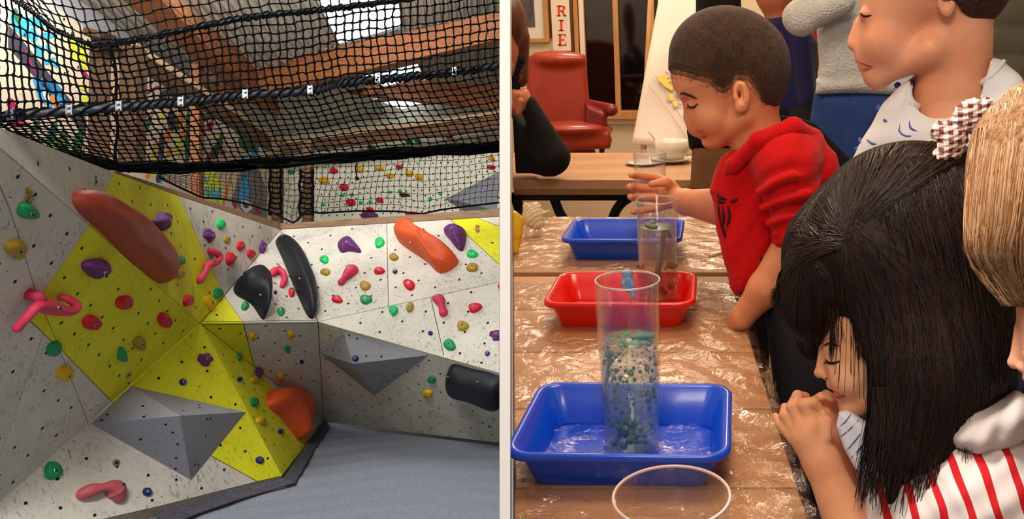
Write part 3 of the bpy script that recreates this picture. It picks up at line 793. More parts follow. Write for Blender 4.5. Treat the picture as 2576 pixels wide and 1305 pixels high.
post(224, 345, 112, 425, 7.9, 'thick bundled timber post behind the near net', split=[277, 300], lean=-4)
post(478, 501, 160, 505, 11.0, 'slim orange brown post between the murals', M_glulam)
tp = post(682, 705, 345, 560, 12.6, 'corner post laced with rope at the end of the mural')
post(760, 783, 345, 560, 12.0, 'free standing post laced with rope before the far wall')
for (xa, xb, d, tt) in ((682, 705, 12.45, tp), (758, 785, 11.85, None)):
    mb = MB()
    for i in range(9):
        y = 430 + i * 13; mb.tube([W(xa - 4, y, d), W((xa + xb) / 2, y + 5, d - .05), W(xb + 4, y + 1, d)], .012, 5)
    mb.tube([W(xa - 3 + 2 * math.sin(i), 425 + i * 9, d - .05) for i in range(14)], .016, 5)
    mb.tube([W(xb + 1 + 2 * math.sin(i * 1.7), 425 + i * 9, d - .05) for i in range(14)], .016, 5)
    mb.build('rope_lacing', M_rope, label='black lacing rope wound round the ' + ('corner post' if xa < 700 else 'free standing post'), cat='rope')
# cream wall strips and the far climbing wall
FP = plane(W(700, 500, 15.2), W(1280, 500, 13.0), W(700, 300, 15.4))
wf = empty('wall_far', hit(1000, 560, FP), kind='structure')
M_creamp = panel_mat('cream_ply', (232, 228, 206), 0.2)
for pts in ([(700, 230), (760, 235), (795, 640), (700, 640)], [(760, 330), (1010, 300), (1010, 640), (795, 640)], [(1010, 300), (1284, 262), (1284, 640), (1010, 640)]):
    MB().slab(shrink([hit(x, y, FP) for x, y in pts], FP[1], .006), FP[1], .03).build('panel', M_creamp, wf)
MB().slab([hit(x, y, FP) - FP[1] * .05 for x, y in [(690, 225), (1284, 225), (1284, 660), (690, 660)]], FP[1], .03).build('backing_board', M_cream, wf)
hb = MB()
for i in range(30):
    for j in range(14):
        x = 712 + i * 19.4 + (j % 2) * 9; y = 385 + j * 13.5 - i * .8
        if x < 1284: disc(hb, hit(x, y, FP), FP[1], .014, 6, .004)
hb.build('bolt_holes', M_hole, wf, kind='stuff')
PL['FP'] = FP
FH = [('yellow', 818, 453, 22, 17, 'the widest yellow, under the net hem on the left'), ('yellow', 787, 458, 10, 22, 'upright sliver beside the laced post'), ('red', 843, 430, 14, 15, 'upper left red one close to the net hem'),
      ('red', 868, 471, 17, 17, 'left middle red one behind the fine net'), ('red', 887, 511, 17, 18, 'lower left red one behind the fine net'), ('red', 959, 505, 14, 12, 'low in the middle between small greens'),
      ('red', 1009, 421, 13, 11, 'above the black one behind the fine net'), ('yellow', 910, 428, 16, 13, 'behind the hanging cord'), ('yellow', 959, 424, 18, 12, 'first of the slanting row of yellows'), ('yellow', 984, 442, 14, 13, 'second of the slanting row of yellows'),
      ('yellow', 1033, 438, 17, 14, 'third of the slanting row of yellows'), ('yellow', 1058, 446, 15, 14, 'last of the slanting row of yellows'), ('red', 1240, 422, 17, 11, 'near the tip of the grey far volume'), ('yellow', 1240, 400, 12, 12, 'above the tip of the grey far volume'),
      ('red', 1130, 341, 15, 13, 'highest red one, seen through the net'), ('green', 1237, 323, 14, 13, 'highest green one by the partition'), ('green', 1031, 356, 14, 13, 'left of the close pair under the rail'), ('green', 1053, 354, 12, 11, 'right of the close pair under the rail'),
      ('green', 821, 373, 15, 14, 'under the rail beside the laced post'), ('green', 938, 371, 14, 15, 'alone under the rail'), ('purple', 929, 541, 42, 20, 'purple, peeping over the plank'), ('pink', 1040, 540, 30, 14, 'pink, peeping over the plank'),
      ('red', 934, 527, 13, 9, 'just over the hem of the fine net'), ('green', 738, 433, 9, 11, 'on the narrow cream strip'), ('black', 1019, 491, 21, 9, 'flat black crescent'), ('yellow', 1145, 356, 10, 8, 'tiny one under the rail on the right'), ('yellow', 1207, 352, 10, 8, 'tiny one near the highest green')]
for c, x, y, w, h, lb in FH:
    dome('climbing_hold', outline(x, y, w, h, 0, int(x), 'jug'), 'FP', .10, hmat(c), '%s far wall hold %s' % (c, lb), bolts=0, group='holds on the far wall')
for i, (x, y) in enumerate([(863, 491), (887, 490), (910, 509), (934, 508), (983, 483), (1008, 481), (1084, 500), (1109, 487), (816, 515), (816, 535)]):
    lb = ['leftmost of the upper foot chips', 'beside the leftmost foot chip', 'left of the lower pair', 'right of the lower pair', 'between the red and black holds', 'directly over the black crescent', 'left of the grey volume, lower', 'left of the grey volume, upper', 'by the laced post, upper', 'by the laced post, lower'][i]
    dome('climbing_hold', outline(x, y, 8, 8, 0, i, 'ball'), 'FP', .05, hmat('greenb'), 'tiny round green foot hold ' + lb, bolts=0, group='foot chips on the far wall')
P = [hit(x, y, FP) for x, y in [(1120, 500), (1262, 428), (1250, 530), (1190, 545)]]; t = empty('grey_volume', P[0], 'grey wedge volume on the far wall behind the fine net', 'climbing volume')
A = hit(1165, 520, FP) + FP[1] * .5; A = CAMP + (hit(1150, 505, FP) - CAMP) * .96
for i in range(4):
    a, b = P[i], P[(i + 1) % 4]; n = (b - a).cross(A - a).normalized(); n = n if n.dot(CAMP - a) > 0 else -n
    MB().slab([a, b, A], n, .012).build('facet', M_grey, t)

# ---- nets
def netgrid(top, bot, nu, nv, d0, d1, r, jit, name, lab, knots=True, shear=0, sag=0, seed=1, mat_=None, diamond=False, vpow=1.0):
    rn_ = random.Random(seed); G = []
    for i in range(nu + 1):
        row = []
        for j in range(nv + 1):
            u, v = i / nu, (j / nv) ** vpow
            a = polyline(top, min(1, max(0, u))); b = polyline(bot, min(1, max(0, u + shear)))
            x = a[0] + (b[0] - a[0]) * v; y = a[1] + (b[1] - a[1]) * v + sag * math.sin(math.pi * v) * (1 + .4 * math.sin(u * 19))
            e = 0 if j in (0, nv) else 1
            x += rn_.uniform(-jit, jit) * e + 2.5 * math.sin(v * 7 + u * 11) * e; y += rn_.uniform(-jit, jit) * e + 2.5 * math.sin(u * 23 + v * 3) * e
            d = (d0[0] + (d0[1] - d0[0]) * u) * (1 - v) + (d1[0] + (d1[1] - d1[0]) * u) * v + .1 * math.sin(u * 14 + v * 5)
            row.append(W(x, y, d))
        G.append(row)
    mb = MB()
    def seg(a, b):
        m_ = a.lerp(b, .5) + UP * rn_.uniform(-.006, .006) + RIGHT * rn_.uniform(-.006, .006)
        mb.tube([a, m_, b], r, 3, caps=False)
    for i in range(nu + 1):
        for j in range(nv + 1):
            if diamond:
                if (i + j) % 2: continue
                for di in (-1, 1):
                    if 0 <= i + di <= nu and j + 1 <= nv: seg(G[i][j], G[i + di][j + 1]) if True else None
                continue
            if i < nu and 0 < j < nv + 1: seg(G[i][j], G[i + 1][j])
            if j < nv: seg(G[i][j], G[i][j + 1])
            if knots: mb.ball(G[i][j], r * 2.1, 4)
    if diamond:
        for i in range(1, nu):
            for j in range(nv + 1):
                if (i + j) % 2: 
                    pass
    o = mb.build(name, mat_ or M_rope, label=lab, cat='net')
    return o, G
cab1 = [(-60, -62), (75, 26), (140, 76), (228, 112), (262, 108), (320, 105), (480, 72), (640, 42), (800, 26), (960, 6), (1284, -40)]
cab2 = [(-60, 300), (25, 291), (300, 270), (460, 258), (600, 241), (780, 229), (860, 210), (1000, 196), (1140, 182), (1284, 160)]
bund = [(-60, 322), (30, 345), (120, 378), (215, 402), (300, 424), (450, 424), (700, 412), (900, 398), (1100, 380), (1284, 368)]
net1, G1 = netgrid(cab1, cab2, 66, 9, (5.6, 6.6), (5.2, 6.4), .0056, 2.2, 'safety_net', 'near black knotted net hung between the upper and middle cables')
net0, G0 = netgrid([(-160, -160), (60, -110), (400, -150), (1284, -220)], cab1, 58, 8, (7.6, 8.2), (5.6, 6.6), .0052, 3.5, 'safety_net', 'loose black net roofing the play area above the upper cable', seed=5, shear=.02)
net3, G3 = netgrid(cab2, bund, 64, 13, (5.2, 6.4), (7.3, 8.4), .0052, 1.6, 'safety_net', 'steep black net running from the middle cable down to the bundled hem', shear=.075, seed=8, vpow=.85)
fineT = [(400, 420), (560, 424), (684, 420), (772, 412), (1000, 395), (1284, 375)]
fineB = [(400, 446), (450, 470), (508, 497), (560, 500), (620, 512), (684, 533), (705, 545), (740, 562), (772, 528), (800, 536), (900, 530), (1000, 531), (1060, 538), (1110, 527), (1180, 518), (1284, 506)]
net4, G4 = netgrid(fineT, fineB, 62, 9, (9.6, 10.4), (9.8, 10.4), .0032, .8, 'fine_net', 'fine square meshed black net hanging below the bundled hem', seed=15, knots=False)
hem = MB(); hem.tube([g[-1] for g in G4], .011, 5); hem.build('hem_rope', M_rope, net4)
def cable(pts, d0, d1, r, name, lab, clamps=()):
    S = smoothline(pts, 120); P = []
    for i, (x, y) in enumerate(S): P.append(W(x, y, d0 + (d1 - d0) * i / 120 - .03))
    root = empty(name, P[0], lab, 'cable')
    MB().tube(P, r, 8).build('sheath', M_cable, root, smooth=True)
    wr = MB(); q = random.Random(4)
    for k in range(3):
        wr.tube([p + UP * (r * 1.1 * math.sin(i * 1.1 + k * 2) + q.uniform(-.006, .006)) - FWD * (r * 1.1 * math.cos(i * 1.1 + k * 2)) for i, p in enumerate(P)], r * .34, 4)
    wr.build('lashing', M_rope, root)
    for cx, cy in clamps:
        i = min(range(121), key=lambda i: abs(S[i][0] - cx)); p = P[i] - FWD * (r + .004); c = MB()
        c.box(p, RIGHT, UP, FWD, .016, .026, .012); c.lathe(p - FWD * .012 + UP * .014, [(.010, -.0), (.010, .012)], 6, ax=-FWD); c.lathe(p - FWD * .012 - UP * .014, [(.010, -.0), (.010, .012)], 6, ax=-FWD)
        c.tube([p + UP * .03 + RIGHT * .01, p + UP * .036 + FWD * .03, p + UP * .03 + FWD * .05 + RIGHT * .01], .004, 5)
        c.build('wire_clamp', M_steel, root, bevel=.003)
    return root
cable(cab2, 5.2, 6.4, .024, 'suspension_cable', 'thick black middle cable with silver clamps crossing the net', [(35, 290), (170, 280), (308, 268), (462, 257), (617, 240), (780, 230), (953, 200), (1143, 183)])
cable(cab1[3:], 5.8, 6.6, .018, 'suspension_cable', 'black upper cable rising from the post to the skylight')
cable(cab1[:4], 5.6, 5.8, .012, 'suspension_cable', 'thin black upper cable dropping to the post top')
bn = MB(); q = random.Random(21)
for k in range(34):
    o1, o2 = q.uniform(-13, 6), q.uniform(-13, 7); ph = q.uniform(0, 6); x0 = q.choice((0, 0, .2)); pts = []
    for i in range(90):
        u = i / 89; x, y = polyline(bund[3:] if x0 else bund, u)
        wdt = min(1, max(.12, (x - 20) / 260))
        pts.append(W(x, y + (o1 + (o2 - o1) * u) * wdt + 2.4 * math.sin(i * .5 + ph) * wdt + 5 * math.sin(i * .12 + ph) * wdt, 7.2 + .9 * u + .05 * math.sin(ph + i * .3)))
    bn.tube(pts, q.choice((.006, .009, .012)), 4, caps=False)
for k in range(260):
    u = q.random(); x, y = polyline(bund, u); w_ = min(1, max(.15, (x - 20) / 260))
    a = W(x, y + q.uniform(-16, 4) * w_, 7.15 + .9 * u); b = W(x + q.uniform(-16, 16), y + q.uniform(-8, 12) * w_, 7.15 + .9 * u); bn.tube([a, a.lerp(b, .5) + UP * .01, b], .006, 3, caps=False)
bn.build('bundled_net_hem', M_rope, label='thick tangled black hem where the nets are gathered', cat='net')
hd = MB(); hd.tube([W(x, y, 6.9) for x, y in smoothline([(276, 116), (287, 150), (293, 200), (292, 260), (296, 330), (290, 380), (294, 430)], 30)], .010, 5)
hd.build('hanging_rope', M_rope, label='black rope hanging down the face of the thick post', cat='rope')
hd = MB(); hd.tube([W(x, y, 9.4) for x, y in smoothline([(897, 410), (894, 425), (897, 440), (898, 448)], 12)], .007, 5); hd.ball(W(898, 449, 9.4), .02, 8); hd.tube([W(894, 447, 9.4), W(898, 446, 9.4), W(903, 452, 9.4)], .012, 4)
hd.build('tie_rope', M_rope, label='short black cord with a frayed knot against the far wall', cat='rope')

# ================================================================ the white partition between the two rooms
D0 = 0.70
xl, xr = (W(1257, 652, D0) - CAMP).dot(RIGHT), (W(1283, 652, D0) - CAMP).dot(RIGHT)
MB().slab([H(xl, D0, -2.1), H(xr, D0, -2.1), H(xr, D0, 5.2), H(xl, D0, 5.2)], -FWD, 16.8).build('wall_partition', mat('white_partition', (250, 250, 248), 0.9, emit=0), kind='structure')

MB().slab([H(xl - .001, D0 + .05, -2.1), H(xl - .001, 17.4, -2.1), H(xl - .001, 17.4, 5.2), H(xl - .001, D0 + .05, 5.2)], -RIGHT, .0005).build('wall_partition_bounce_block', mat('bounce_absorber', (120, 112, 100), .9), kind='structure')  # unseen dull sheet added to cut light bouncing off the partition
# ================================================================ THE WORKSHOP ROOM (right of the partition)
def R(px, py, d): return CAMP + ray(px, py) * d
def T(px, py, z):
    r = ray(px, py); return CAMP + r * ((z - CAMP.z) / r.z)
def atY(px, py, y):
    r = ray(px, py); return CAMP + r * (y / r.y)
WX, WY, WZ = Vector((1, 0, 0)), Vector((0, 1, 0)), Vector((0, 0, 1))


class Fr:                               # local frame facing the camera: photo pixels in, world out
    def __init__(s, cx, cy, d):
        s.cx, s.cy = cx, cy; s.O = R(cx, cy, d); s.r = (s.O - CAMP).normalized(); s.s = d / F
        s.e1 = (CX - s.r * CX.dot(s.r)).normalized(); s.e2 = s.e1.cross(s.r)
        s.kx = 1 / math.sqrt(1 + ((cx - PX) / F) ** 2); s.ky = 1 / math.sqrt(1 + ((cy - 652.5) / F) ** 2)
        s.kw = 1

    def w(s, x, y, z=0.0):
        return s.O + s.e1 * ((x - s.cx) * s.s * s.kx) - s.e2 * ((y - s.cy) * s.s * s.ky) + s.r * (z * s.s)


def d_poly(X, Y, P):                    # signed distance to a polygon (2-D arrays)
    d = np.full(X.shape, 1e9, np.float32); ins = np.zeros(X.shape, bool); n = len(P)
    for i in range(n):
        ax, ay = P[i]; bx, by = P[i - 1]; ex, ey = bx - ax, by - ay
        t = np.clip(((X - ax) * ex + (Y - ay) * ey) / max(1e-9, ex * ex + ey * ey), 0, 1)
        d = np.minimum(d, (X - ax - ex * t) ** 2 + (Y - ay - ey * t) ** 2)
        c = ((ay > Y) != (by > Y)) & (X < (bx - ax) * (Y - ay) / (by - ay if by != ay else 1e-9) + ax); ins ^= c
    return np.where(ins, -np.sqrt(d), np.sqrt(d))


class SDF:
    # prims: ('e', centre, radii, k[, angle]) ('c', a, b, ra, rb, k) ('x', polygon, w0, w1, round, k); 's..' subtracts; ('p', polygon) and ('h', axis, sign, value) cut
    def __init__(s, prims): s.p = prims

    def ev(s, X, Y, Z):
        D = None
        for q in s.p:
            t = q[0]; sub = t[0] == 's'; t = t[-1]
            if t == 'e':
                (cx, cy, cz), (rx, ry, rz), k = q[1], q[2], q[3]
                x, y, z = X - cx, Y - cy, Z - cz
                if len(q) > 4:
                    a = math.radians(q[4]); x, y = x * math.cos(a) + y * math.sin(a), -x * math.sin(a) + y * math.cos(a)
                k0 = np.sqrt((x / rx) ** 2 + (y / ry) ** 2 + (z / rz) ** 2); k1 = np.sqrt((x / rx ** 2) ** 2 + (y / ry ** 2) ** 2 + (z / rz ** 2) ** 2)
                d = k0 * (k0 - 1) / np.maximum(k1, 1e-6)
            elif t == 'c':
                a, b, ra, rb, k = q[1:6]; ab = [b[i] - a[i] for i in range(3)]; L = sum(v * v for v in ab) + 1e-9
                tt = np.clip(((X - a[0]) * ab[0] + (Y - a[1]) * ab[1] + (Z - a[2]) * ab[2]) / L, 0, 1)
                d = np.sqrt((X - a[0] - ab[0] * tt) ** 2 + (Y - a[1] - ab[1] * tt) ** 2 + (Z - a[2] - ab[2] * tt) ** 2) - (ra + (rb - ra) * tt)
            elif t == 'x':
                P, w0, w1, rd, k = q[1:6]; d2 = d_poly(X, Y, P) + rd; dz = np.abs(Z - (w0 + w1) / 2) - (w1 - w0) / 2 + rd
                d = np.minimum(np.maximum(d2, dz), 0) + np.sqrt(np.maximum(d2, 0) ** 2 + np.maximum(dz, 0) ** 2) - rd
            elif t == 'p':
                D = np.maximum(D, d_poly(X, Y, q[1])); continue
            elif t == 'h':
                D = np.maximum(D, q[2] * ((X, Y, Z)[q[1]] - q[3])); continue
            elif t == 'f':
                D = q[1](D, X, Y, Z); continue
            if D is None: D = d; continue
            if sub: d = -d; h = np.maximum(k - np.abs(-D - -d), 0) if False else np.maximum(k - np.abs(D - d), 0); D = np.maximum(D, d) + h * h / (4 * max(k, 1e-6))
            else: h = np.maximum(k - np.abs(D - d), 0); D = np.minimum(D, d) - h * h / (4 * max(k, 1e-6))
        return D

    def front(s, x, y, z0=-420, z1=420, n=420):     # nearest surface depth on this pixel
        Z = np.linspace(z0, z1, n); v = s.ev(np.full(n, float(x)), np.full(n, float(y)), Z); i = np.argmax(v < 0)
        return float(Z[i]) if (v < 0).any() else None

    def mesh(s, bb, h):
        ax = [np.arange(bb[i], bb[i + 3] + h, h, dtype=np.float32) for i in range(3)]
        X, Y, Z = ax[0][:, None, None], ax[1][None, :, None], ax[2][None, None, :]
        V = np.broadcast_to(s.ev(X + 0 * Y, Y + 0 * X, Z), (len(ax[0]), len(ax[1]), len(ax[2]))).copy()
        V[0] = V[-1] = 9; V[:, 0] = V[:, -1] = 9; V[:, :, 0] = V[:, :, -1] = 9
        ins = V < 0; nx, ny, nz = [d - 1 for d in V.shape]
        cnt = np.zeros((nx, ny, nz), np.float32); S = np.zeros((nx, ny, nz, 3), np.float32)
        def sl(a, dx, dy, dz): return a[dx:dx + nx, dy:dy + ny, dz:dz + nz]
        for axis in range(3):
            for p in (0, 1):
                for q in (0, 1):
                    o = [0, 0, 0]; oth = [i for i in range(3) if i != axis]; o[oth[0]] = p; o[oth[1]] = q; o2 = list(o); o2[axis] = 1
                    A, B = sl(V, *o), sl(V, *o2); m = (A < 0) != (B < 0); t = np.where(m, A / np.where(m, A - B, 1), 0)
                    cnt += m
                    for i in range(3): S[..., i] += np.where(m, t if i == axis else o[i], 0)
        act = cnt > 0; idx = -np.ones(act.shape, np.int64); idx[act] = np.arange(act.sum())
        I = np.argwhere(act); P = (I + S[act] / cnt[act][:, None]) * h + np.array([a[0] for a in ax])
        faces = []
        for axis in range(3):
            a, b = [(1, 2), (2, 0), (0, 1)][axis]
            sa = [slice(1, nx), slice(1, ny), slice(1, nz)]; sa[axis] = slice(0, V.shape[axis] - 1); sb = list(sa); sb[axis] = slice(1, V.shape[axis])
            A, B = ins[tuple(sa)], ins[tuple(sb)]; E = np.argwhere(A != B)
            if not len(E): continue
            flip = A[tuple(E.T)]; c = E + np.array([0 if i == axis else 1 for i in range(3)])
            def g(da, db):
                e = c.copy(); e[:, a] -= da; e[:, b] -= db; return idx[tuple(e.T)]
            q = np.stack([g(1, 1), g(0, 1), g(0, 0), g(1, 0)], 1); q[~flip] = q[~flip][:, ::-1]; faces.append(q)
        return P, np.concatenate(faces)


def body(name, sdf, fr, bb, h, m, parent=None, origin=None, smooth_it=0, **kw):
    P, Q = sdf.mesh(bb, h); mb = MB()
    e1, e2, r = [np.array(tuple(v)) for v in (fr.e1, fr.e2, fr.r)]
    Wp = np.array(tuple(fr.O)) + np.outer((P[:, 0] - fr.cx) * fr.s * fr.kx, e1) - np.outer((P[:, 1] - fr.cy) * fr.s * fr.ky, e2) + np.outer(P[:, 2] * fr.s, r)
    mb.v = [tuple(v) for v in Wp]; mb.f = [tuple(int(i) for i in q[::-1]) for q in Q]; mb.m = [0] * len(Q)
    o = mb.build(name, m, parent, smooth=True, origin=origin, **kw)
    if smooth_it:
        k = o.modifiers.new('relax', 'SMOOTH'); k.iterations = smooth_it; k.factor = .5
    return o


def surf_tube(mb, sdf, fr, pts, r, lift=0, n=5, steps=10, fallback=0, **k):
    P = smoothline([tuple(map(float, p)) for p in pts], steps); out = []; last = fallback
    for p in P:
        z = sdf.front(p[0], p[1]); z = last if z is None else z; last = z; out.append(fr.w(p[0], p[1], z - lift))
    rr = [r * fr.s * (0.35 + 0.65 * math.sin(math.pi * (i + .3) / (len(P) - .4))) for i in range(len(P))]
    mb.tube(out, rr, n)


def pline(P, n): return smoothline([tuple(map(float, p)) for p in P], n)

# ---------------------------------------------------------------- room shell
M_wallr = mat('cream_paint_wall', (232, 212, 182), 0.8, var=0.05, vs=3)
M_tile = mat('beige_floor_tile', (176, 148, 116), 0.5, var=0.2, vs=6)
M_grout = mat('tile_grout', (110, 90, 70), 0.9)
M_pine = mat('pine_trim', (206, 152, 96), 0.5, var=0.25, vs=4, stretch=(6, 6, .8))
M_dwood = mat('dark_trim', (96, 58, 32), 0.5)
YB = 5.0
LWX = lambda y: None
# left boundary follows the partition
def xpl(y, z, e=.004):                  # x of the partition's right face at world y, z
    return (xr + e - (y * RIGHT.y + (z - CAMP.z) * RIGHT.z)) / RIGHT.x
MB().slab([(xpl(-1, 0), -1, -.02), (3.2, -1, -.02), (3.2, YB, -.02), (xpl(YB, 0), YB, -.02)], WZ, .03).build('floor_workshop', M_grout, kind='structure')
fw = bpy.data.objects['floor_workshop']
tl = None; TW = .33
for i in range(-3, 9):
    for j in range(5, 15):
        x0, y0 = i * TW, j * TW
        if x0 < xpl(y0, 0) + .003 or y0 + TW > YB: continue
        if x0 > 1.0: continue
        if tl is None:
            tl = MB().box((x0 + TW / 2, y0 + TW / 2, -.010), WX, WY, WZ, TW / 2 - .004, TW / 2 - .004, .010).build('tile', M_tile, fw, origin=(x0 + TW / 2, y0 + TW / 2, -.02))
            t0 = (x0, y0, Vector(tl.location))
        else:
            c = tl.copy(); COL.objects.link(c); c.parent = fw; c.location = t0[2] + Vector((x0 - t0[0], y0 - t0[1], 0))
MB().slab([(xpl(YB + .05, 0), YB, 0), (3.2, YB, 0), (3.2, YB, 2.6), (xpl(YB + .05, 2.6), YB, 2.6)], -WY, .05).build('wall_workshop_back', M_wallr, kind='structure')
MB().slab([(3.2, -1, 0), (3.2, YB, 0), (3.2, YB, 2.6), (3.2, -1, 2.6)], -WX, .12).build('wall_workshop_right', M_wallr, kind='structure')
MB().slab([(xpl(YB, 2.6), YB, 2.6), (3.2, YB, 2.6), (3.2, -1, 2.6), (xpl(-1, 2.6), -1, 2.6)], -WZ, .1).build('ceiling_workshop', M_wallr, kind='structure')
# window with a pine frame
wn = empty('window_4', atY(1560, 285, YB - .02), kind='structure')
def rectY(x0, y0, x1, y1, y, th, name, m, par, bevel=0.002, **kw):
    P = [atY(x0, y1, y), atY(x1, y1, y), atY(x1, y0, y), atY(x0, y0, y)]
    a, b, c, d = P[0], P[1], P[2], P[3]
    P = [Vector((a.x, y, a.z)), Vector((b.x, y, a.z)), Vector((b.x, y, c.z)), Vector((a.x, y, c.z))]
    return MB().slab(P, -WY, th).build(name, m, par, bevel=bevel, **kw)
M_glassd = mat('night_window_glass', (8, 8, 12), 0.06, spec=0.9)
rectY(1474, -70, 1552, 282, YB - .012, .01, 'pane', M_glassd, wn, 0); rectY(1558, -70, 1640, 282, YB - .012, .01, 'pane', M_glassd, wn, 0); rectY(1646, -70, 1760, 282, YB - .012, .01, 'pane', M_glassd, wn, 0)
rectY(1549, -70, 1562, 284, YB - .045, .045, 'mullion', M_pine, wn); rectY(1636, -70, 1650, 284, YB - .045, .045, 'mullion', M_pine, wn)
rectY(1466, -70, 1478, 284, YB - .05, .05, 'jamb', mat('cream_trim', (240, 222, 196), .6), wn); rectY(1466, 280, 1780, 300, YB - .07, .07, 'sill', M_pine, wn)
rectY(1466, 300, 1780, 312, YB - .03, .03, 'apron_board', mat('cream_trim', (240, 222, 196), .6), wn)
# picture, lettered board, wood uprights
pf = empty('picture_frame', atY(1350, 105, YB - .04), 'pine picture frame with white mat and dark picture on the cream wall', 'picture')
rectY(1288, -60, 1372, 104, YB - .02, .018, 'mat_board', mat('mat_board', (238, 232, 222), .8), pf); rectY(1300, -60, 1346, 68, YB - .026, .006, 'picture', mat('picture_print', (52, 48, 66), .5, var=.6, vs=9, c2=(120, 110, 120)), pf)
rectY(1370, -60, 1382, 106, YB - .04, .035, 'frame_side', M_pine, pf); rectY(1288, 97, 1371, 106, YB - .04, .035, 'frame_bottom', M_pine, pf)
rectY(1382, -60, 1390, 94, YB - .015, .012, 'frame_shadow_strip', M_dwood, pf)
sg = empty('lettered_board', atY(1414, 130, YB - .04), 'tall white board with red capital letters above the armchair', 'sign')
rectY(1391, -60, 1437, 128, YB - .035, .03, 'board', mat('board_white', (240, 228, 212), .7), sg)
ML = mat('red_letters', (226, 72, 42), .6)
def letter(cx, y0, y1, w, strokes):
    mb = MB(); Y = YB - .037
    for pl in strokes:
        P = [atY(cx + (x - .5) * w, y0 + (y1 - y0) * y, Y) for x, y in pl]; P = [Vector((p.x, Y, p.z)) for p in P]; mb.slab(P, -WY, .004)
    mb.build('letter', ML, sg)
bx_ = lambda a, b, c, d: [(a, d), (c, d), (c, b), (a, b)]
letter(1412, 14, 41, 24, [bx_(.12, 0, .36, 1), bx_(0, 0, .5, .09), bx_(0, .91, .46, 1), bx_(.36, 0, .75, .14), [(.66, .1), (.66, .46), (.9, .36), (.9, .14), (.75, 0)], bx_(.36, .42, .75, .55), [(.45, .52), (.78, 1), (1.02, 1), (.70, .50)], bx_(.7, .91, 1.05, 1)])
letter(1412, 50, 78, 15, [bx_(.32, 0, .68, 1), bx_(0, 0, 1, .1), bx_(0, .9, 1, 1)])
letter(1414, 86, 115, 21, [bx_(.12, 0, .4, 1), bx_(0, 0, .95, .1), bx_(0, .9, 1, 1), bx_(.4, .44, .72, .55), bx_(.66, .34, .74, .66), bx_(.84, 0, .95, .28), bx_(.88, .7, 1, 1)])
rectY(1438, -60, 1446, 140, YB - .03, .03, 'trim_2', M_dwood, None, kind='structure'); rectY(1447, -60, 1458, 150, YB - .04, .04, 'trim_3', M_pine, None, kind='structure')

# ---------------------------------------------------------------- furniture
M_table = mat('worn_table_wood', (196, 148, 106), 0.45, spec=.5, var=0.35, vs=3.2, stretch=(0.7, 6, 6), bump=.08, bs=20)
M_tedge = mat('table_edge_wood', (150, 106, 66), 0.5, var=0.3, vs=3, stretch=(0.7, 6, 6))
M_iron = mat('black_iron', (16, 16, 18), 0.4, metal=.2)
ZT = 0.70
def xleft(y, z=.70): return max(xpl(y, z), xpl(y, z - .09))
def table(name, y0, y1, xr0, xr1, label, z=ZT, legs=True, planks=4, th=.04):
    root = empty(name, (0, (y0 + y1) / 2, 0), label, 'table')
    for i in range(planks):
        a, b = y0 + (y1 - y0) * i / planks + .0015, y0 + (y1 - y0) * (i + 1) / planks - .0015
        xa = xr0 + (xr1 - xr0) * i / planks; xb = xr0 + (xr1 - xr0) * (i + 1) / planks
        MB().slab([(xleft(a), a, z), (xa, a, z), (xb, b, z), (xleft(b), b, z)], WZ, th).build('plank', M_table, root, bevel=.003)
    return root
t1 = table('wooden_table', .74, 1.85, .120, .030, 'nearest wooden plank table under the clear plastic film', planks=5)
t2 = table('wooden_table', 1.88, 2.42, .028, .02, 'second wooden table holding the farther blue tray', planks=2)
for tt, y0, y1, x1 in ((t1, .86, 1.75, .05), (t2, 1.95, 2.35, -.03)):
    for y in (y0, y1):
        MB().box((x1, y, .33), WX, WY, WZ, .025, .025, .33).build('leg', M_dwood, tt, bevel=.004)
        MB().box((max(xpl(y, 0), xpl(y, .66)) + .04, y, .33), WX, WY, WZ, .025, .025, .33).build('leg', M_dwood, tt, bevel=.004)
# back table with iron frame
zb = .70
yb0 = T(1400, 452, zb).y; yb1 = T(1400, 384, zb).y; xb = T(1740, 452, zb).x
t3 = empty('back_table', (-.4, yb0, 0), 'long wooden back table on a black iron frame with curved legs', 'table')
for i in range(3):
    a, b = yb0 + (yb1 - yb0) * i / 3 + .002, yb0 + (yb1 - yb0) * (i + 1) / 3
    MB().slab([(xleft(a), a, zb), (xb, a, zb), (xb + .02, b, zb), (xleft(b), b, zb)], WZ, .035).build('plank', M_table, t3, bevel=.003)
MB().slab([(xleft(yb0), yb0 + .004, zb - .005), (xb, yb0 + .004, zb - .005), (xb, yb0 + .004, zb - .055), (xleft(yb0), yb0 + .004, zb - .055)], -WY, .03).build('apron', M_tedge, t3, bevel=.003)
MB().slab([(xleft(yb0 + .05), yb0 + .05, zb - .05), (xb - .12, yb0 + .05, zb - .05), (xb - .12, yb0 + .05, zb - .085), (xleft(yb0 + .05), yb0 + .05, zb - .085)], -WY, .05).build('iron_rail', M_iron, t3, bevel=.004)
def ironleg(pts, r=.018):
    MB().tube([atY(x, y, yb0 + .08) for x, y in pline(pts, 18)], r, 8).build('leg', M_iron, t3, smooth=True)
ironleg([(1288, 486), (1300, 505), (1308, 530), (1322, 575)], .02); ironleg([(1390, 488), (1400, 515), (1412, 542), (1440, 580)]); ironleg([(1600, 486), (1578, 500), (1560, 515), (1545, 540), (1530, 590)])
ironleg([(1500, 488), (1560, 490), (1590, 494)], .016)

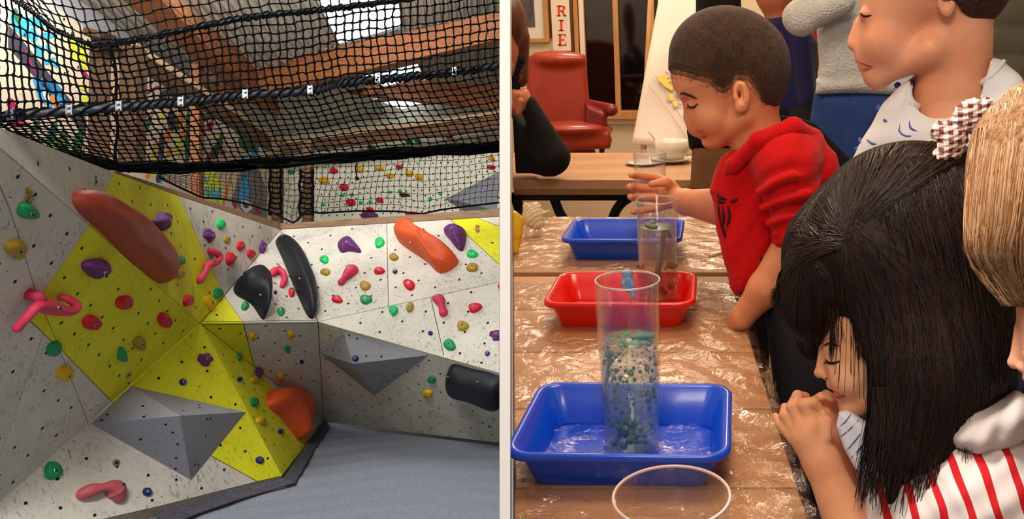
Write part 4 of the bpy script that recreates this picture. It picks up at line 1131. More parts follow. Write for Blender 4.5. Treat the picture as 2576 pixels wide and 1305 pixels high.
# red leather armchair
fa = Fr(1440, 250, 4.1); M_lea = mat('red_leather', (158, 48, 22), 0.32, spec=.5, var=.2, vs=8, bump=.1, bs=30, coat=.2); M_lea2 = mat('burgundy_leather', (118, 22, 22), 0.3, spec=.5, coat=.25)
ac = empty('armchair', fa.w(1440, 392, 60), 'red leather armchair with rolled arms in front of the dark window', 'chair')
CLIP = ('p', [(1290, -300), (2700, -300), (2700, 1600), (1290, 1600)])
sb = SDF([('x', [(1318, 400), (1326, 200), (1330, 145), (1350, 132), (1400, 128), (1445, 133), (1476, 138), (1480, 200), (1484, 262), (1480, 320), (1500, 400)], 20, 62, 12, 1), ('e', (1410, 150, 26), (66, 18, 24), 14), CLIP])
body('backrest', sb, fa, (1290, 110, -30, 1510, 410, 80), 3.2, M_lea, ac)
body('arm', SDF([('c', (1476, 262, 40), (1536, 276, -60), 14, 16, 6), ('x', [(1474, 262), (1524, 286), (1528, 345), (1466, 350)], -60, 40, 9, 10), ('e', (1540, 276, -58), (9, 9, 16), 6)]), fa, (1450, 235, -100, 1570, 365, 70), 2.6, M_lea2, ac)
body('arm', SDF([('c', (1322, 262, 40), (1296, 280, -60), 14, 16, 6), ('x', [(1292, 280), (1322, 262), (1330, 380), (1292, 390)], -50, 40, 9, 10), CLIP]), fa, (1288, 235, -100, 1350, 400, 70), 3, M_lea2, ac)
body('seat_cushion', SDF([('e', (1430, 325, -30), (110, 22, 66), 2), ('x', [(1320, 322), (1530, 330), (1536, 350), (1530, 372), (1320, 378)], -75, 40, 10, 10), CLIP]), fa, (1290, 295, -120, 1560, 395, 70), 3.2, M_lea, ac)
for x in (1340, 1512):
    MB().tube([fa.w(x, 368, -30), fa.w(x - 2, 382, -34), fa.w(x, 396, -40)], [.016, .012, .008], 8).build('leg', M_dwood, ac, smooth=True)

# flip chart with white sheets
M_paper = mat('flip_paper', (226, 212, 200), .4, spec=.4, bump=.06, bs=6)
fc = empty('flip_chart', atY(1680, 385, 3.75), 'white flip chart sheet under clear film with a yellow drawing', 'flip chart')
def chart(u, v):
    y = -30 + v * 392; xl_ = 1655 + (1590 - 1655) * max(0, (y - 10)) / 350; xr_ = 1800 + 20 * v
    return R(xl_ + (xr_ - xl_) * u, y + 14 * u * v, 3.7 - .10 * v + .012 * math.sin(v * 9 + u * 4) * v + .02 * (1 - math.cos(u * 3)))
MB().grid(chart, 14, 20).build('sheet', M_paper, fc, smooth=True, solid=.003)
def chq(x, y):
    v = (y + 30) / 392; xl_ = 1655 + (1590 - 1655) * max(0, (y - 10)) / 350; u = (x - xl_) / (1800 + 20 * v - xl_); p = Vector(chart(u, v)); return p - CF * .012
dr = MB(); dr.cm = 0
for pl in ([(1652, 196), (1672, 186), (1700, 212), (1690, 226), (1672, 216)], [(1674, 238), (1690, 234), (1696, 248), (1684, 252)], [(1690, 255), (1702, 250), (1706, 262), (1696, 266)], [(1698, 226), (1708, 222), (1712, 236), (1700, 238)]):
    dr.add([chq(*p) for p in pl], [tuple(range(len(pl)))])
dr.cm = 1
dr.tube([chq(*p) for p in [(1640, 200), (1650, 192), (1740, 330)]], .0015, 4); dr.tube([chq(*p) for p in [(1632, 214), (1700, 300), (1728, 340)]], .0015, 4)
for k in range(9): dr.tube([chq(1674 + k * 4, 180 + k * 9 + 8 * math.sin(k)), chq(1684 + k * 4, 186 + k * 9)], .003, 4)
dr.build('drawing', [mat('yellow_marker', (236, 214, 96), .6), mat('grey_marker', (190, 176, 160), .6)], fc)
MB().tube([R(1740, 372, 3.6), R(1765, 380, 3.6), R(1800, 392, 3.6)], .012, 6).build('easel_tray', M_pine, fc)
for x0, x1 in ((1640, 1610), (1790, 1815)): MB().tube([R(x0, -60, 3.85), R(x1, 560, 3.9)], .014, 6).build('easel_leg', M_pine, fc)
# ---------------------------------------------------------------- trays
def tray(cx, cy, w, dpt, yaw, col, label, z=ZT, h=.055):
    m = mat('plastic_' + col, {'blue': (0, 78, 222), 'red': (228, 18, 12)}[col], .28, spec=.5, coat=.3)
    c, s_ = math.cos(yaw), math.sin(yaw)
    def rr(wx, wy, r, zz, n=6):
        out = []
        for qx, qy, a0 in ((1, 1, 0), (-1, 1, 90), (-1, -1, 180), (1, -1, 270)):
            for i in range(n + 1):
                a = math.radians(a0 + 90 * i / n); x = qx * (wx / 2 - r) + r * math.cos(a); y = qy * (wy / 2 - r) + r * math.sin(a)
                out.append((cx + x * c - y * s_, cy + x * s_ + y * c, zz))
        return out
    root = empty('plastic_tray', (cx, cy, z), label, 'tray', 'shallow plastic trays on the tables')
    L = [rr(w - .055, dpt - .055, .018, z + .001), rr(w - .050, dpt - .050, .02, z + .004), rr(w - .018, dpt - .018, .024, z + h - .003), rr(w - .012, dpt - .012, .026, z + h), rr(w, dpt, .03, z + h), rr(w + .001, dpt + .001, .031, z + h - .003),
         rr(w - .001, dpt - .001, .03, z + h - .009), rr(w - .004, dpt - .004, .028, z + h - .009), rr(w - .006, dpt - .006, .028, z + h - .003)]
    mb = MB(); n = len(L[0]); inner = [rr(w - .055, dpt - .055, .018, z + .0035), rr(w - .052, dpt - .052, .02, z + .006), rr(w - .021, dpt - .021, .024, z + h - .001)]
    def loft(Ls, cap0=False):
        o = len(mb.v); mb.v += [Vector(p) for l in Ls for p in l]
        for k in range(len(Ls) - 1):
            for i in range(n): j = (i + 1) % n; mb.face((o + k * n + i, o + k * n + j, o + (k + 1) * n + j, o + (k + 1) * n + i))
        if cap0: mb.face([o + i for i in range(n)])
    loft(L[:2] + [L[2]], True); loft(inner + [rr(w - .012, dpt - .012, .026, z + h + .0008)], True)
    mb.build('basin', m, root, smooth=False, weld=False, bevel=0)
    for p in bpy.data.objects[root.children[0].name].data.polygons: p.use_smooth = len(p.vertices) == 4
    mb = MB(); loft([rr(w - .016, dpt - .016, .026, z + h - .002), rr(w - .012, dpt - .012, .026, z + h + .001), rr(w - .002, dpt - .002, .03, z + h + .001), rr(w + .001, dpt + .001, .031, z + h - .001), rr(w + .001, dpt + .001, .031, z + h - .008)])
    mb.build('rim', m, root, smooth=True, solid=.0014)
    return root
ZR = ZT + .055
a, b = T(1309, 967, ZR), T(1831, 967, ZR); a2, b2 = T(1284, 1145, ZR), T(1862, 1160, ZR)
cx1 = (a.x + b.x + a2.x + b2.x) / 4 + .003; cy1 = (a.y + a2.y) / 2
tray(cx1, cy1, .272, .212, math.radians(-1.5), 'blue', 'large blue plastic tray under the tall green bubbling glass')
a, b, a2 = T(1410, 684, ZR), T(1753, 684, ZR), T(1360, 765, ZR)
tray((a.x + b.x) / 2, (a.y + a2.y) / 2, b.x - a.x, a.y - a2.y, 0, 'red', 'red plastic tray in the middle of the near table')
a, b, a2 = T(1445, 550, ZR), T(1722, 550, ZR), T(1408, 604, ZR)
tray((a.x + b.x) / 2, (a.y + a2.y) / 2, b.x - a.x, a.y - a2.y, 0, 'blue', 'smaller looking blue tray beneath the glass the boy holds')

# ---------------------------------------------------------------- tumblers with lava bubbles
M_glass = mat('clear_plastic_tumbler', (244, 246, 248), .03, spec=.5, trans=1.0, ior=1.12)
def film_mat(name, tint, k, rough=.08, bump=.5, bs=30, base=.05, backlight=0):
    m = bpy.data.materials.new(name); m.use_nodes = True; nt = m.node_tree; nt.nodes.clear(); N = nt.nodes.new; L = nt.links.new
    out = N('ShaderNodeOutputMaterial'); tr = N('ShaderNodeBsdfTransparent'); tr.inputs[0].default_value = tint
    gl = N('ShaderNodeBsdfGlossy'); gl.inputs['Roughness'].default_value = rough; gl.inputs[0].default_value = (1, .97, .93, 1)
    lw = N('ShaderNodeLayerWeight'); lw.inputs[0].default_value = .25
    tc = N('ShaderNodeTexCoord'); n1 = N('ShaderNodeTexNoise'); n1.inputs['Scale'].default_value = bs; n1.inputs['Detail'].default_value = 5; n1.inputs['Distortion'].default_value = 1.2
    L(tc.outputs['Object'], n1.inputs['Vector']); bp = N('ShaderNodeBump'); bp.inputs['Strength'].default_value = bump; bp.inputs['Distance'].default_value = .02
    L(n1.outputs['Fac'], bp.inputs['Height']); L(bp.outputs[0], gl.inputs['Normal']); L(bp.outputs[0], lw.inputs['Normal'])
    ma = N('ShaderNodeMath'); ma.operation = 'MULTIPLY_ADD'; ma.use_clamp = True; ma.inputs[1].default_value = k; ma.inputs[2].default_value = base; L(lw.outputs['Facing'], ma.inputs[0])
    mx = N('ShaderNodeMixShader'); L(ma.outputs[0], mx.inputs[0]); L(tr.outputs[0], mx.inputs[1]); L(gl.outputs[0], mx.inputs[2]); 
    if backlight:
        df = N('ShaderNodeBsdfDiffuse'); df.inputs[0].default_value = lin((232, 240, 196)); m2 = N('ShaderNodeMixShader'); m2.inputs[0].default_value = backlight  # pale diffuse share imitates backlight refracted in the liquid
        L(mx.outputs[0], m2.inputs[1]); L(df.outputs[0], m2.inputs[2]); mx = m2
    L(mx.outputs[0], out.inputs[0])
    return m
M_cup = film_mat('clear_tumbler_wall', (.975, .975, .98, 1), .4, .05, .03, 12, .02)
M_film = film_mat('clear_crinkled_film', (.99, .98, .97, 1), .34, .05, .55, 24, .05)
M_liq = film_mat('pale_green_water', (.90, .985, .90, 1), .12, .05, .1, 40, .015, .13)  # green tint is the water's own; the pale diffuse part is painted backlight
M_drop = mat('dark_green_drops', (14, 116, 74), .25, spec=.6, coat=.3); M_drop2 = mat('teal_drops', (10, 96, 96), .25, spec=.6); M_bead = mat('olive_green_beads', (74, 126, 80), .3, spec=.6, coat=.5)
M_foam = mat('green_foam', (104, 172, 140), .6, var=.3, vs=60, sss=.1)
def tumbler(px, top, bot, z, r0, r1, label, fill=None, drops=0, seed=0, dm=None, d=None, floor=None):
    base = T(px, bot, z); c = base
    # height so that the rim projects to the requested row
    h = .05
    for _ in range(400):
        p = c + WZ * h; v = p - CAMP; py = 652.5 - F * v.dot(CU) / v.dot(CF)
        if py <= top: break
        h += .0008
    root = empty('tumbler', c, label, 'glass')
    th = .0022
    MB().lathe(c, [(r0 * .2, 0), (r0, 0), (r0, .006), (r1, h), (r1 - th * .5, h + .0012), (r1 - th, h), (r0 - th, .012), (.0001, .012)], 48).build('wall', M_cup, root, smooth=True)
    MB().lathe(c, [(.0001, .002), (r0 * .96, .002), (r0 * .97, .011), (.0001, .011)], 40).build('thick_base', M_cup, root, smooth=True)
    mb = MB(); P = [c + Vector((math.cos(a) * (r1 - th / 2), math.sin(a) * (r1 - th / 2), h)) for a in [6.28319 * i / 48 for i in range(48)]]
    mb.tube(P, .0013, 6, close=True); mb.build('rim', mat('rim_plastic', (225, 215, 215), .2, spec=.6, trans=.5), root, smooth=True)
    if fill:
        rf = lambda t: (r0 - th) + (r1 - r0) * t / h - .0005
        H_ = h * fill; q = random.Random(seed)
        MB().lathe(c, [(.0001, .0125), (rf(.0125), .0125), (rf(H_), H_), (.0001, H_)], 48).build('liquid', M_liq, root, smooth=True)
        dr = [MB(), MB()]
        for _ in range(drops):
            a = q.uniform(0, 6.28); t = q.uniform(.18, .97) ** .8; rad = rf(H_ * t) * math.sqrt(q.uniform(.3, .9)) ; s_ = q.choice((.0008, .001, .0013, .0017, .0026)) * (1.7 if t > .85 and q.random() < .3 else 1)
            p = c + Vector((math.cos(a) * rad, math.sin(a) * rad, H_ * t)); dr[q.random() < .4].ball(p, s_, 6, (1, 1, q.uniform(1, 1.3)))
        for i in (0, 1): dr[i].build('droplets', [M_drop, M_drop2][i] if dm is None else dm, root, smooth=True, kind='stuff')
        return root, c, h, H_, rf
    return root, c, h, 0, None
# front tumbler
r_, c, h, H_, rf = tumbler(1591, 705, 1128, ZT + .005, .0372, .0414, 'tall tumbler of pale water with green drops and beads in the large blue tray', fill=.66, drops=240, seed=3)
q = random.Random(5)
for k in range(34):
    a = q.uniform(0, 6.28); s_ = q.uniform(.0042, .0062); rad = min(rf(.02) - s_, rf(.02) * math.sqrt(q.random())); z_ = .014 + s_ * q.choice((1, 1, 2.2, 3.1))
    p = c + Vector((math.cos(a) * rad, math.sin(a) * rad, z_)); mb = MB(); mb.lathe(p, [(.0001, -s_), (s_ * .7, -s_ * .7), (s_, 0), (s_ * .78, s_ * .6), (s_ * .3, s_ * 1.05), (.0001, s_ * 1.2)], 12); mb.build('bead', M_bead, r_, smooth=True)
for x, y, rx in ((1587, 938, .0046), (1628, 926, .0042), (1640, 996, .0044), (1568, 960, .002), (1556, 890, .0022), (1650, 915, .003), (1632, 860, .005), (1610, 865, .004), (1560, 865, .003), (1535, 900, .002), (1540, 930, .002)):
    p = R(x, y, (c - CAMP).dot(CF) - .014); MB().ball(p, rx, 10, (1, 1, 1.12)).build('large_drop', M_drop, r_, smooth=True)
st = MB(); st.tube([R(1528 + 4 * math.sin(i), 870 + i * 24, (c - CAMP).dot(CF) - .005) for i in range(9)], [.002, .003, .0024, .003, .002, .0026, .003, .002, .003], 6); st.build('dye_streak', mat('dye_green', (24, 120, 84), .4, alpha=.7), r_, smooth=True)
fm = MB(); zz_ = H_
for k in range(26):
    a = q.uniform(0, 6.28); rad = rf(H_) * math.sqrt(q.random()) * .82; fm.ball(c + Vector((math.cos(a) * rad, math.sin(a) * rad, H_ - .001)), q.uniform(.002, .006), 8, (1, 1, .5))
for k in range(9): fm.ball(c + Vector((.006 + k * .0028, .004 - k * .001, H_ + .002 + k * .0006)), .006 - abs(k - 5) * .0005, 8, (1, 1, .7))
fm.build('foam', M_foam, r_, smooth=True)
# second tumbler in the red tray
r_, c, h, H_, rf = tumbler(1657, 503, 752, ZT + .005, .0385, .0412, 'tall tumbler with a dark teal dye column standing in the red tray', fill=.74, drops=90, seed=8)
dd = (c - CAMP).dot(CF)
MB().tube([R(x, y, dd - .01) for x, y in pline([(1672, 574), (1668, 600), (1662, 640), (1655, 680), (1650, 720)], 14)], [.006, .0055, .005, .0048, .0048, .005, .0052, .0055, .006, .0062, .006, .0066, .007, .0075, .008], 10).build('dye_column', M_drop2, r_, smooth=True)
MB().ball(c + WZ * (H_ - .001), rf(H_) * .92, 20, (1, 1, .09)).build('dye_surface', M_drop2, r_, smooth=True)
fm = MB()
for k in range(16): a = q.uniform(2, 4.6); fm.ball(c + Vector((math.cos(a) * .018, math.sin(a) * .018, H_ + .004)), q.uniform(.004, .008), 8, (1, 1, .7))
fm.build('foam', M_foam, r_, smooth=True)
for k in range(16):
    a = q.uniform(0, 6.28); rad = .024 * math.sqrt(q.random()); MB().ball(c + Vector((math.cos(a) * rad, math.sin(a) * rad, .019 + .007 * (k % 3))), .006, 8).build('bead', mat('dark_beads', (24, 28, 34), .3), r_, smooth=True)
for x, y, s_ in ((1690, 712, .008), (1690, 668, .009), (1612, 670, .007), (1625, 690, .006)): MB().ball(R(x, y, dd - .012), s_, 10, (1.3, 1, .8)).build('large_drop', M_drop2, r_, smooth=True)
# third tumbler held by the boy
r3, c3, h3, H3, rf3 = tumbler(1639, 384, 606, ZT + .005, .034, .041, 'empty looking clear tumbler gripped by the boy in the far blue tray')
MB().lathe(c3 + WZ * (h3 - .022), [(.0404, 0), (.0412, .021)], 40).build('label_band', mat('milky_band', (216, 206, 196), .5, alpha=.22), r3, smooth=True)
# empty tumbler closest to the camera
pr = R(1690, 1246, .78)
MB()
rt = empty('tumbler', pr - WZ * .12, 'empty clear tumbler nearest the camera, only its rim in view', 'glass')
MB().lathe(pr - WZ * .125, [(.040, 0), (.0525, .125), (.0515, .126), (.039, .004), (.0001, .004)], 64).build('wall', M_cup, rt, smooth=True)
MB().tube([pr + Vector((math.cos(a) * .052, math.sin(a) * .052, 0)) for a in [6.28319 * i / 64 for i in range(64)]], .0016, 8, close=True).build('rim', mat('rim_plastic2', (214, 178, 172), .2, spec=.6), rt, smooth=True)
# little blue and white pipette bag in the red tray
pb = SDF([('e', (1578, 688, 0), (14, 14, 10), 4), ('e', (1580, 715, 0), (17, 20, 10), 10), ('e', (1592, 740, 0), (8, 12, 6), 8)])
fb = Fr(1580, 710, 1.60)
body('crumpled_bag', pb, fb, (1555, 665, -20, 1610, 760, 20), 1.6, mat('bluish_film', (150, 200, 226), .25, var=.6, vs=90, c2=(30, 90, 190)), label='small crumpled blue and white bag in the red tray', cat='bag')
# cups on the back table
M_china = mat('white_china', (226, 218, 196), .25, spec=.5)
cc = T(1690, 408, zb); kc = (cc - CAMP).dot(CF) / F
t = empty('saucer', cc, 'wide white saucer under the cream cup on the back table', 'saucer'); MB().lathe(cc, [(.03, .002), (.045, .003), (.078, .016), (.080, .018), (.076, .018), (.04, .008), (.0001, .008)], 40).build('dish', M_china, t, smooth=True)
cu = empty('cup', cc + WZ * .009, 'cream china cup with a thin spoon on the back table', 'cup'); rc = 42 * kc; hc = .072
MB().lathe(cc + WZ * .012, [(.022, 0), (rc * .72, .004), (rc * .96, .03), (rc, hc), (rc - .003, hc), (rc * .9, .03), (rc * .6, .01), (.0001, .01)], 40).build('bowl', M_china, cu, smooth=True)
MB().tube([cc + WZ * .05 + WX * (rc * .9), cc + WZ * .06 + WX * (rc * 1.4), cc + WZ * .035 + WX * (rc * 1.35), cc + WZ * .025 + WX * (rc * .85)], .004, 6).build('handle', M_china, cu, smooth=True)
MB().tube([cc + WZ * .04, R(1648, 352, (cc - CAMP).dot(CF)), R(1632, 332, (cc - CAMP).dot(CF))], [.003, .002, .0016], 6).build('teaspoon', M_steel, None, label='thin metal teaspoon leaning out of the cream cup', cat='spoon')
c2 = T(1618, 414, zb); MB().lathe(c2, [(.0001, .001), (.03, .001), (.066, .010), (.068, .012), (.03, .005), (.0001, .005)], 32).build('saucer', M_china, None, smooth=True, label='flat white saucer left of the cup on the back table', cat='saucer')

# ---------------------------------------------------------------- clear plastic film on the tables
def wr(x, y): return .0022 * math.sin(x * 31 + 4 * math.sin(y * 23)) + .0018 * math.sin(y * 57 + 5 * math.sin(x * 19)) + .0012 * math.sin(x * 97 + y * 61) + .0010 * math.sin(y * 140 - x * 40)
FEXT = .035
def film(y0, y1, xe0, xe1, name, label, drop=.10):
    rows = []; nu, nv = 90, 130; mb = MB()
    def f(u, v):
        y = y0 + (y1 - y0) * v; xa = xleft(y) + .003; xb = xe0 + (xe1 - xe0) * v + .012; L = xb - xa; s_ = u * (L + drop)
        if s_ <= L: x = xa + s_; z = ZT + .0045 + wr(x, y) * .6
        else: k = s_ - L; x = xb + .004 * math.sin(k * 60 + y * 24) + .10 * k; z = ZT + .0045 - k * .97
        amp = min(1, max(0, (s_ - L + .10) / .08))
        x += amp * (.004 * math.sin(y * 61 + s_ * 30) + .003 * math.sin(y * 133 + s_ * 70)); z += amp * .0035 * math.sin(y * 83 + s_ * 55) if s_ <= L else 0
        return (x, y, max(z, ZT + .001) if s_ <= L else z)
    mb.grid(f, nu, nv); return mb.build(name, M_film, label=label, cat='plastic film', smooth=True)
film(.76, 1.80, .120, .034, 'plastic_film', 'crinkled clear film covering the near table and hanging over its edge', .13)
film(1.89, 2.40, .028, .02, 'plastic_film', 'clear film on the second table around the farther blue tray', .06)
# two bent clip ends lifting the film at the corner
MB().tube([R(x, y, 1.9) for x, y in pline([(1782, 646), (1805, 640), (1824, 636), (1832, 652), (1838, 676), (1844, 694)], 16)], .004, 6).build('film_clip', mat('clear_clip', (232, 196, 186), .2, spec=.7), smooth=True, label='bent translucent clip holding the film at the far table corner', cat='clip')
# yellow cloth and crumpled tissue at the partition
yl = SDF([('x', [(1287, 528), (1300, 532), (1318, 548), (1316, 580), (1310, 612), (1302, 638), (1287, 640)], -20, 20, 10, 1), ('c', (1290, 545, 0), (1314, 560, 0), 10, 8, 10), CLIP])
fy = Fr(1300, 590, 2.12)
body('yellow_bag', yl, fy, (1284, 520, -30, 1330, 650, 30), 2, mat('yellow_film', (236, 208, 24), .3, spec=.5, var=.35, vs=30, c2=(214, 150, 20)), label='bright yellow plastic bag on the second table by the partition', cat='bag')
ts = SDF([('e', (1340, 545, 0), (26, 28, 20), 8), ('e', (1325, 522, 0), (10, 12, 12), 10), ('e', (1348, 520, 4), (14, 12, 12), 10), ('c', (1360, 536, 0), (1384, 532, 0), 7, 3, 8), ('e', (1352, 562, 0), (18, 16, 14), 8), ('f', lambda D, X, Y, Z: D + 2.4 * np.sin(X * .35 + Y * .2) * np.sin(Y * .31 - Z * .3))])
body('crumpled_tissue', ts, Fr(1340, 550, 2.28), (1300, 495, -34, 1392, 590, 34), 2, mat('white_tissue', (226, 208, 170), .8, sss=.1), label='crumpled white tissue beside the yellow bag', cat='tissue')
# ================================================================ PEOPLE
def skin(name, c, c2): return mat(name, c, .48, spec=.35, var=.25, vs=16, c2=c2, sss=.12, bump=.04, bs=220)
SK_boy = skin('skin_boy', (228, 158, 118), (214, 138, 96)); SK_girl = skin('skin_girl', (240, 178, 136), (226, 152, 108)); SK_ch = skin('skin_child', (238, 172, 138), (224, 148, 108)); SK_ad = skin('skin_adult', (196, 120, 84), (170, 96, 62))
M_lash = mat('dark_lashes', (26, 14, 10), .7); M_lip = mat('lips', (188, 92, 80), .45, sss=.1); M_lipg = mat('lips_pale', (196, 96, 86), .4, sss=.1)
M_buzz = mat('short_dark_hair', (76, 50, 36), .75, spec=.3, var=.55, vs=26, bump=.9, bs=420, bd=.003, sheen=.15)
M_hoodie = mat('red_fleece', (206, 16, 20), .85, spec=.15, var=.2, vs=10, bump=.25, bs=300, sheen=.1)

# ---- boy in the red hoodie
fb = Fr(1850, 300, 1.60)
boy = empty('person', fb.w(1930, 1150, 60), 'boy in a red hoodie leaning over the table and gripping a tumbler', 'person')
HB = [('e', (1832, 152, 0), (146, 128, 104), 0, 12), ('e', (1900, 190, 0), (78, 110, 88), 30), ('e', (1760, 200, 0), (66, 66, 80), 30), ('e', (1790, 275, 0), (68, 74, 70), 24), ('c', (1806, 346, 0), (1796, 340, 0), 24, 22, 16),
      ('c', (1806, 344, -14), (1868, 296, -58), 20, 24, 22), ('c', (1806, 344, 14), (1868, 296, 58), 20, 24, 22), ('e', (1795, 300, -36), (36, 34, 30), 18), ('e', (1795, 300, 36), (36, 34, 30), 18),
      ('c', (1722, 240, -34), (1718, 240, 34), 9, 9, 12), ('e', (1752, 310, 0), (26, 34, 36), 14), ('c', (1730, 258, 0), (1731, 290, 0), 7, 9, 12), ('e', (1730, 297, 0), (10, 9, 11), 6), ('e', (1742, 300, -11), (9, 7, 7), 5), ('e', (1742, 300, 11), (9, 7, 7), 5),
      ('se', (1728, 262, -44), (12, 13, 18), 14), ('se', (1728, 262, 44), (12, 13, 18), 14), ('e', (1742, 264, -38), (14, 13, 15), 6), ('e', (1742, 264, 38), (14, 13, 15), 6),
      ('e', (1758, 324, 0), (9, 6, 20), 5), ('se', (1756, 333, 0), (10, 2.4, 22), 3), ('e', (1768, 344, 0), (10, 7, 16), 6), ('e', (1786, 360, 0), (20, 14, 20), 12),
      ('c', (1888, 280, 8), (1925, 420, 16), 66, 74, 26)]
hb_ = SDF(HB)
skin_head = body('head', hb_, fb, (1670, 15, -125, 2010, 430, 125), 2.6, SK_boy, boy, smooth_it=2)
ear = SDF([('e', (1864, 244, -98), (20, 38, 12), 2, -8), ('se', (1862, 240, -110), (11, 24, 9), 5, -8), ('c', (1870, 218, -104), (1874, 258, -104), 4, 4, 4), ('e', (1858, 272, -98), (10, 12, 8), 8), ('e', (1851, 248, -100), (5, 8, 6), 4)])
body('ear', ear, fb, (1835, 195, -125, 1895, 295, -80), 1.5, SK_boy, skin_head, smooth_it=1)
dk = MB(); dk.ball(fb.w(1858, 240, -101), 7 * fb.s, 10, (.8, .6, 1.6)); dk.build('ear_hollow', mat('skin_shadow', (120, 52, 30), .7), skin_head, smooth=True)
hairp = [(1680, 182), (1676, 120), (1710, 30), (1800, -20), (1920, -20), (2010, 80), (2010, 240), (1984, 296), (1962, 310), (1936, 300), (1918, 270), (1900, 232), (1880, 208), (1850, 206), (1838, 226), (1822, 238), (1804, 232), (1786, 214), (1754, 206), (1722, 196), (1698, 190)]
def buzz(poly, off, name, m, amp):
    sd = SDF([(q[0], q[1], tuple(v + off for v in q[2]), q[3]) + tuple(q[4:]) if q[0] == 'e' else q for q in HB[:3]] + [('p', poly), ('f', lambda D, X, Y, Z: D + amp * np.sin(X * .8 + Z) * np.sin(Y * .9 + Z * .7))])
    return body(name, sd, fb, (1664, 5, -130, 2015, 330, 130), 2.6, m, boy)
up28 = [(x, y - (0 if i < 7 else (34 if x > 1880 else 26))) for i, (x, y) in enumerate(hairp)]; up10 = [(x, y - (0 if i < 7 else 12)) for i, (x, y) in enumerate(hairp)]
buzz(up28, 3.8, 'short_hair', M_buzz, .7)
buzz(up10, 2.2, 'faded_hair', mat('faded_hair', (98, 66, 48), .75, spec=.3, var=.5, vs=30, bump=.8, bs=420, bd=.003), .5)
buzz(hairp, 1.1, 'faded_hairline', mat('faded_hairline', (150, 102, 74), .7, spec=.3, var=.35, vs=60, bump=.5, bs=420, bd=.002), .3)
fz = MB(); q = random.Random(2)
hs = SDF(HB[:3])
for _ in range(4200):          # bristles at the faded hairline
    x, y = q.uniform(1672, 1985), q.uniform(20, 325)
    if not inpoly(x, y, hairp) and edist(x, y, hairp) > 9: continue
    z = hs.front(x, y, -130, 60, 60)
    if z is None: continue
    p = fb.w(x, y, z - (4 if inpoly(x, y, hairp) else -1)); e = fb.w(x + (x - 1832) * .03 + q.uniform(-1.5, 1.5), y + (y - 160) * .02 + 2, z - (9 if inpoly(x, y, hairp) else 3) - q.random() * 2); fz.tube([p, e], [.00045, .0002], 3, caps=False)
fz.build('bristles', M_buzz, boy, kind='stuff')
br = MB(); surf_tube(br, hb_, fb, [(1714, 238), (1724, 236), (1742, 243), (1756, 250)], 4.2, 1); br.build('eyebrow', M_buzz, skin_head, smooth=True)
la = MB(); surf_tube(la, hb_, fb, [(1731, 262), (1738, 270), (1748, 270), (1758, 262)], 2.6, 1)
for k in range(7): x = 1732 + k * 3.5; z = hb_.front(x, 270, n=200); la.tube([fb.w(x, 268, (z or -50) - 1), fb.w(x - 5, 275, (z or -50) - 6)], [.0008, .0003], 4)
la.build('eyelashes', M_lash, skin_head)
ll = MB(); surf_tube(ll, hb_, fb, [(1752, 325), (1762, 328), (1772, 334)], 4.5, 0); surf_tube(ll, hb_, fb, [(1762, 345), (1770, 343), (1777, 338)], 5, 0); ll.build('lips', M_lip, skin_head, smooth=True)
# hoodie
def folds(D, X, Y, Z):
    return D - 5.0 * np.sin((X * .6 + Y * .8) * .16 + 3 * np.sin(X * .03)) * np.exp(-((X - 1985) / 75.) ** 2 - ((Y - 520) / 110.) ** 2) - 1.5 * np.sin(Y * .05 + X * .09)
TO = [('x', [(1812, 400), (1850, 372), (1900, 345), (1960, 312), (2010, 306), (2058, 332), (2100, 385), (2130, 470), (2120, 640), (2030, 760), (1952, 690), (1905, 735), (1852, 752), (1838, 730), (1822, 660), (1804, 590), (1798, 530), (1786, 480), (1800, 430)], -70, 110, 46, 1),
      ('e', (1975, 400, -70), (84, 82, 66), 30), ('c', (1975, 420, -90), (2000, 560, -110), 82, 54, 20), ('c', (1990, 560, -115), (1985, 600, -118), 56, 44, 10)]
for (x0, y0, x1, y1) in ((1905, 470, 1985, 430), (1915, 510, 2020, 470), (1930, 545, 2040, 510), (1945, 575, 2040, 545), (1955, 598, 2030, 575)): TO.append(('c', (x0, y0, -150), (x1, y1, -178), 9, 12, 10))
TO.append(('f', folds))
TO += [('sc', (1880, 300, 8), (1925, 400, 16), 70, 80, 4)]
body('hoodie', SDF(TO), fb, (1775, 295, -215, 2150, 775, 130), 3.4, M_hoodie, boy, smooth_it=1)
hd_ = SDF([('c', (1846, 412, -74), (1906, 352, -104), 18, 22, 10), ('c', (1906, 352, -104), (1990, 322, -84), 22, 26, 12), ('c', (1990, 322, -84), (2040, 352, -20), 26, 30, 12), ('c', (1846, 412, -74), (1824, 440, -50), 18, 8, 10),
           ('c', (1846, 395, 60), (1824, 440, -20), 16, 9, 10), ('c', (2040, 352, -20), (1990, 340, 80), 28, 20, 12)])
body('hood', hd_, fb, (1800, 285, -140, 2085, 460, 115), 2.8, M_hoodie, boy, smooth_it=2)
pr_ = MB(); T_s = SDF(TO[:1])     # dark print on the chest
for pts in ([(1806, 486), (1812, 492), (1824, 496), (1830, 500)], [(1806, 500), (1812, 504), (1826, 506)], [(1808, 514), (1812, 540), (1814, 560)], [(1820, 516), (1822, 545), (1818, 570)], [(1832, 512), (1836, 540), (1830, 566)], [(1814, 560), (1822, 580), (1826, 596)], [(1838, 505), (1848, 500), (1856, 496)]):
    surf_tube(pr_, T_s, fb, pts, 4.5, 1.5, 5, 8)
pr_.build('chest_print', mat('dark_print', (52, 10, 14), .8), boy)
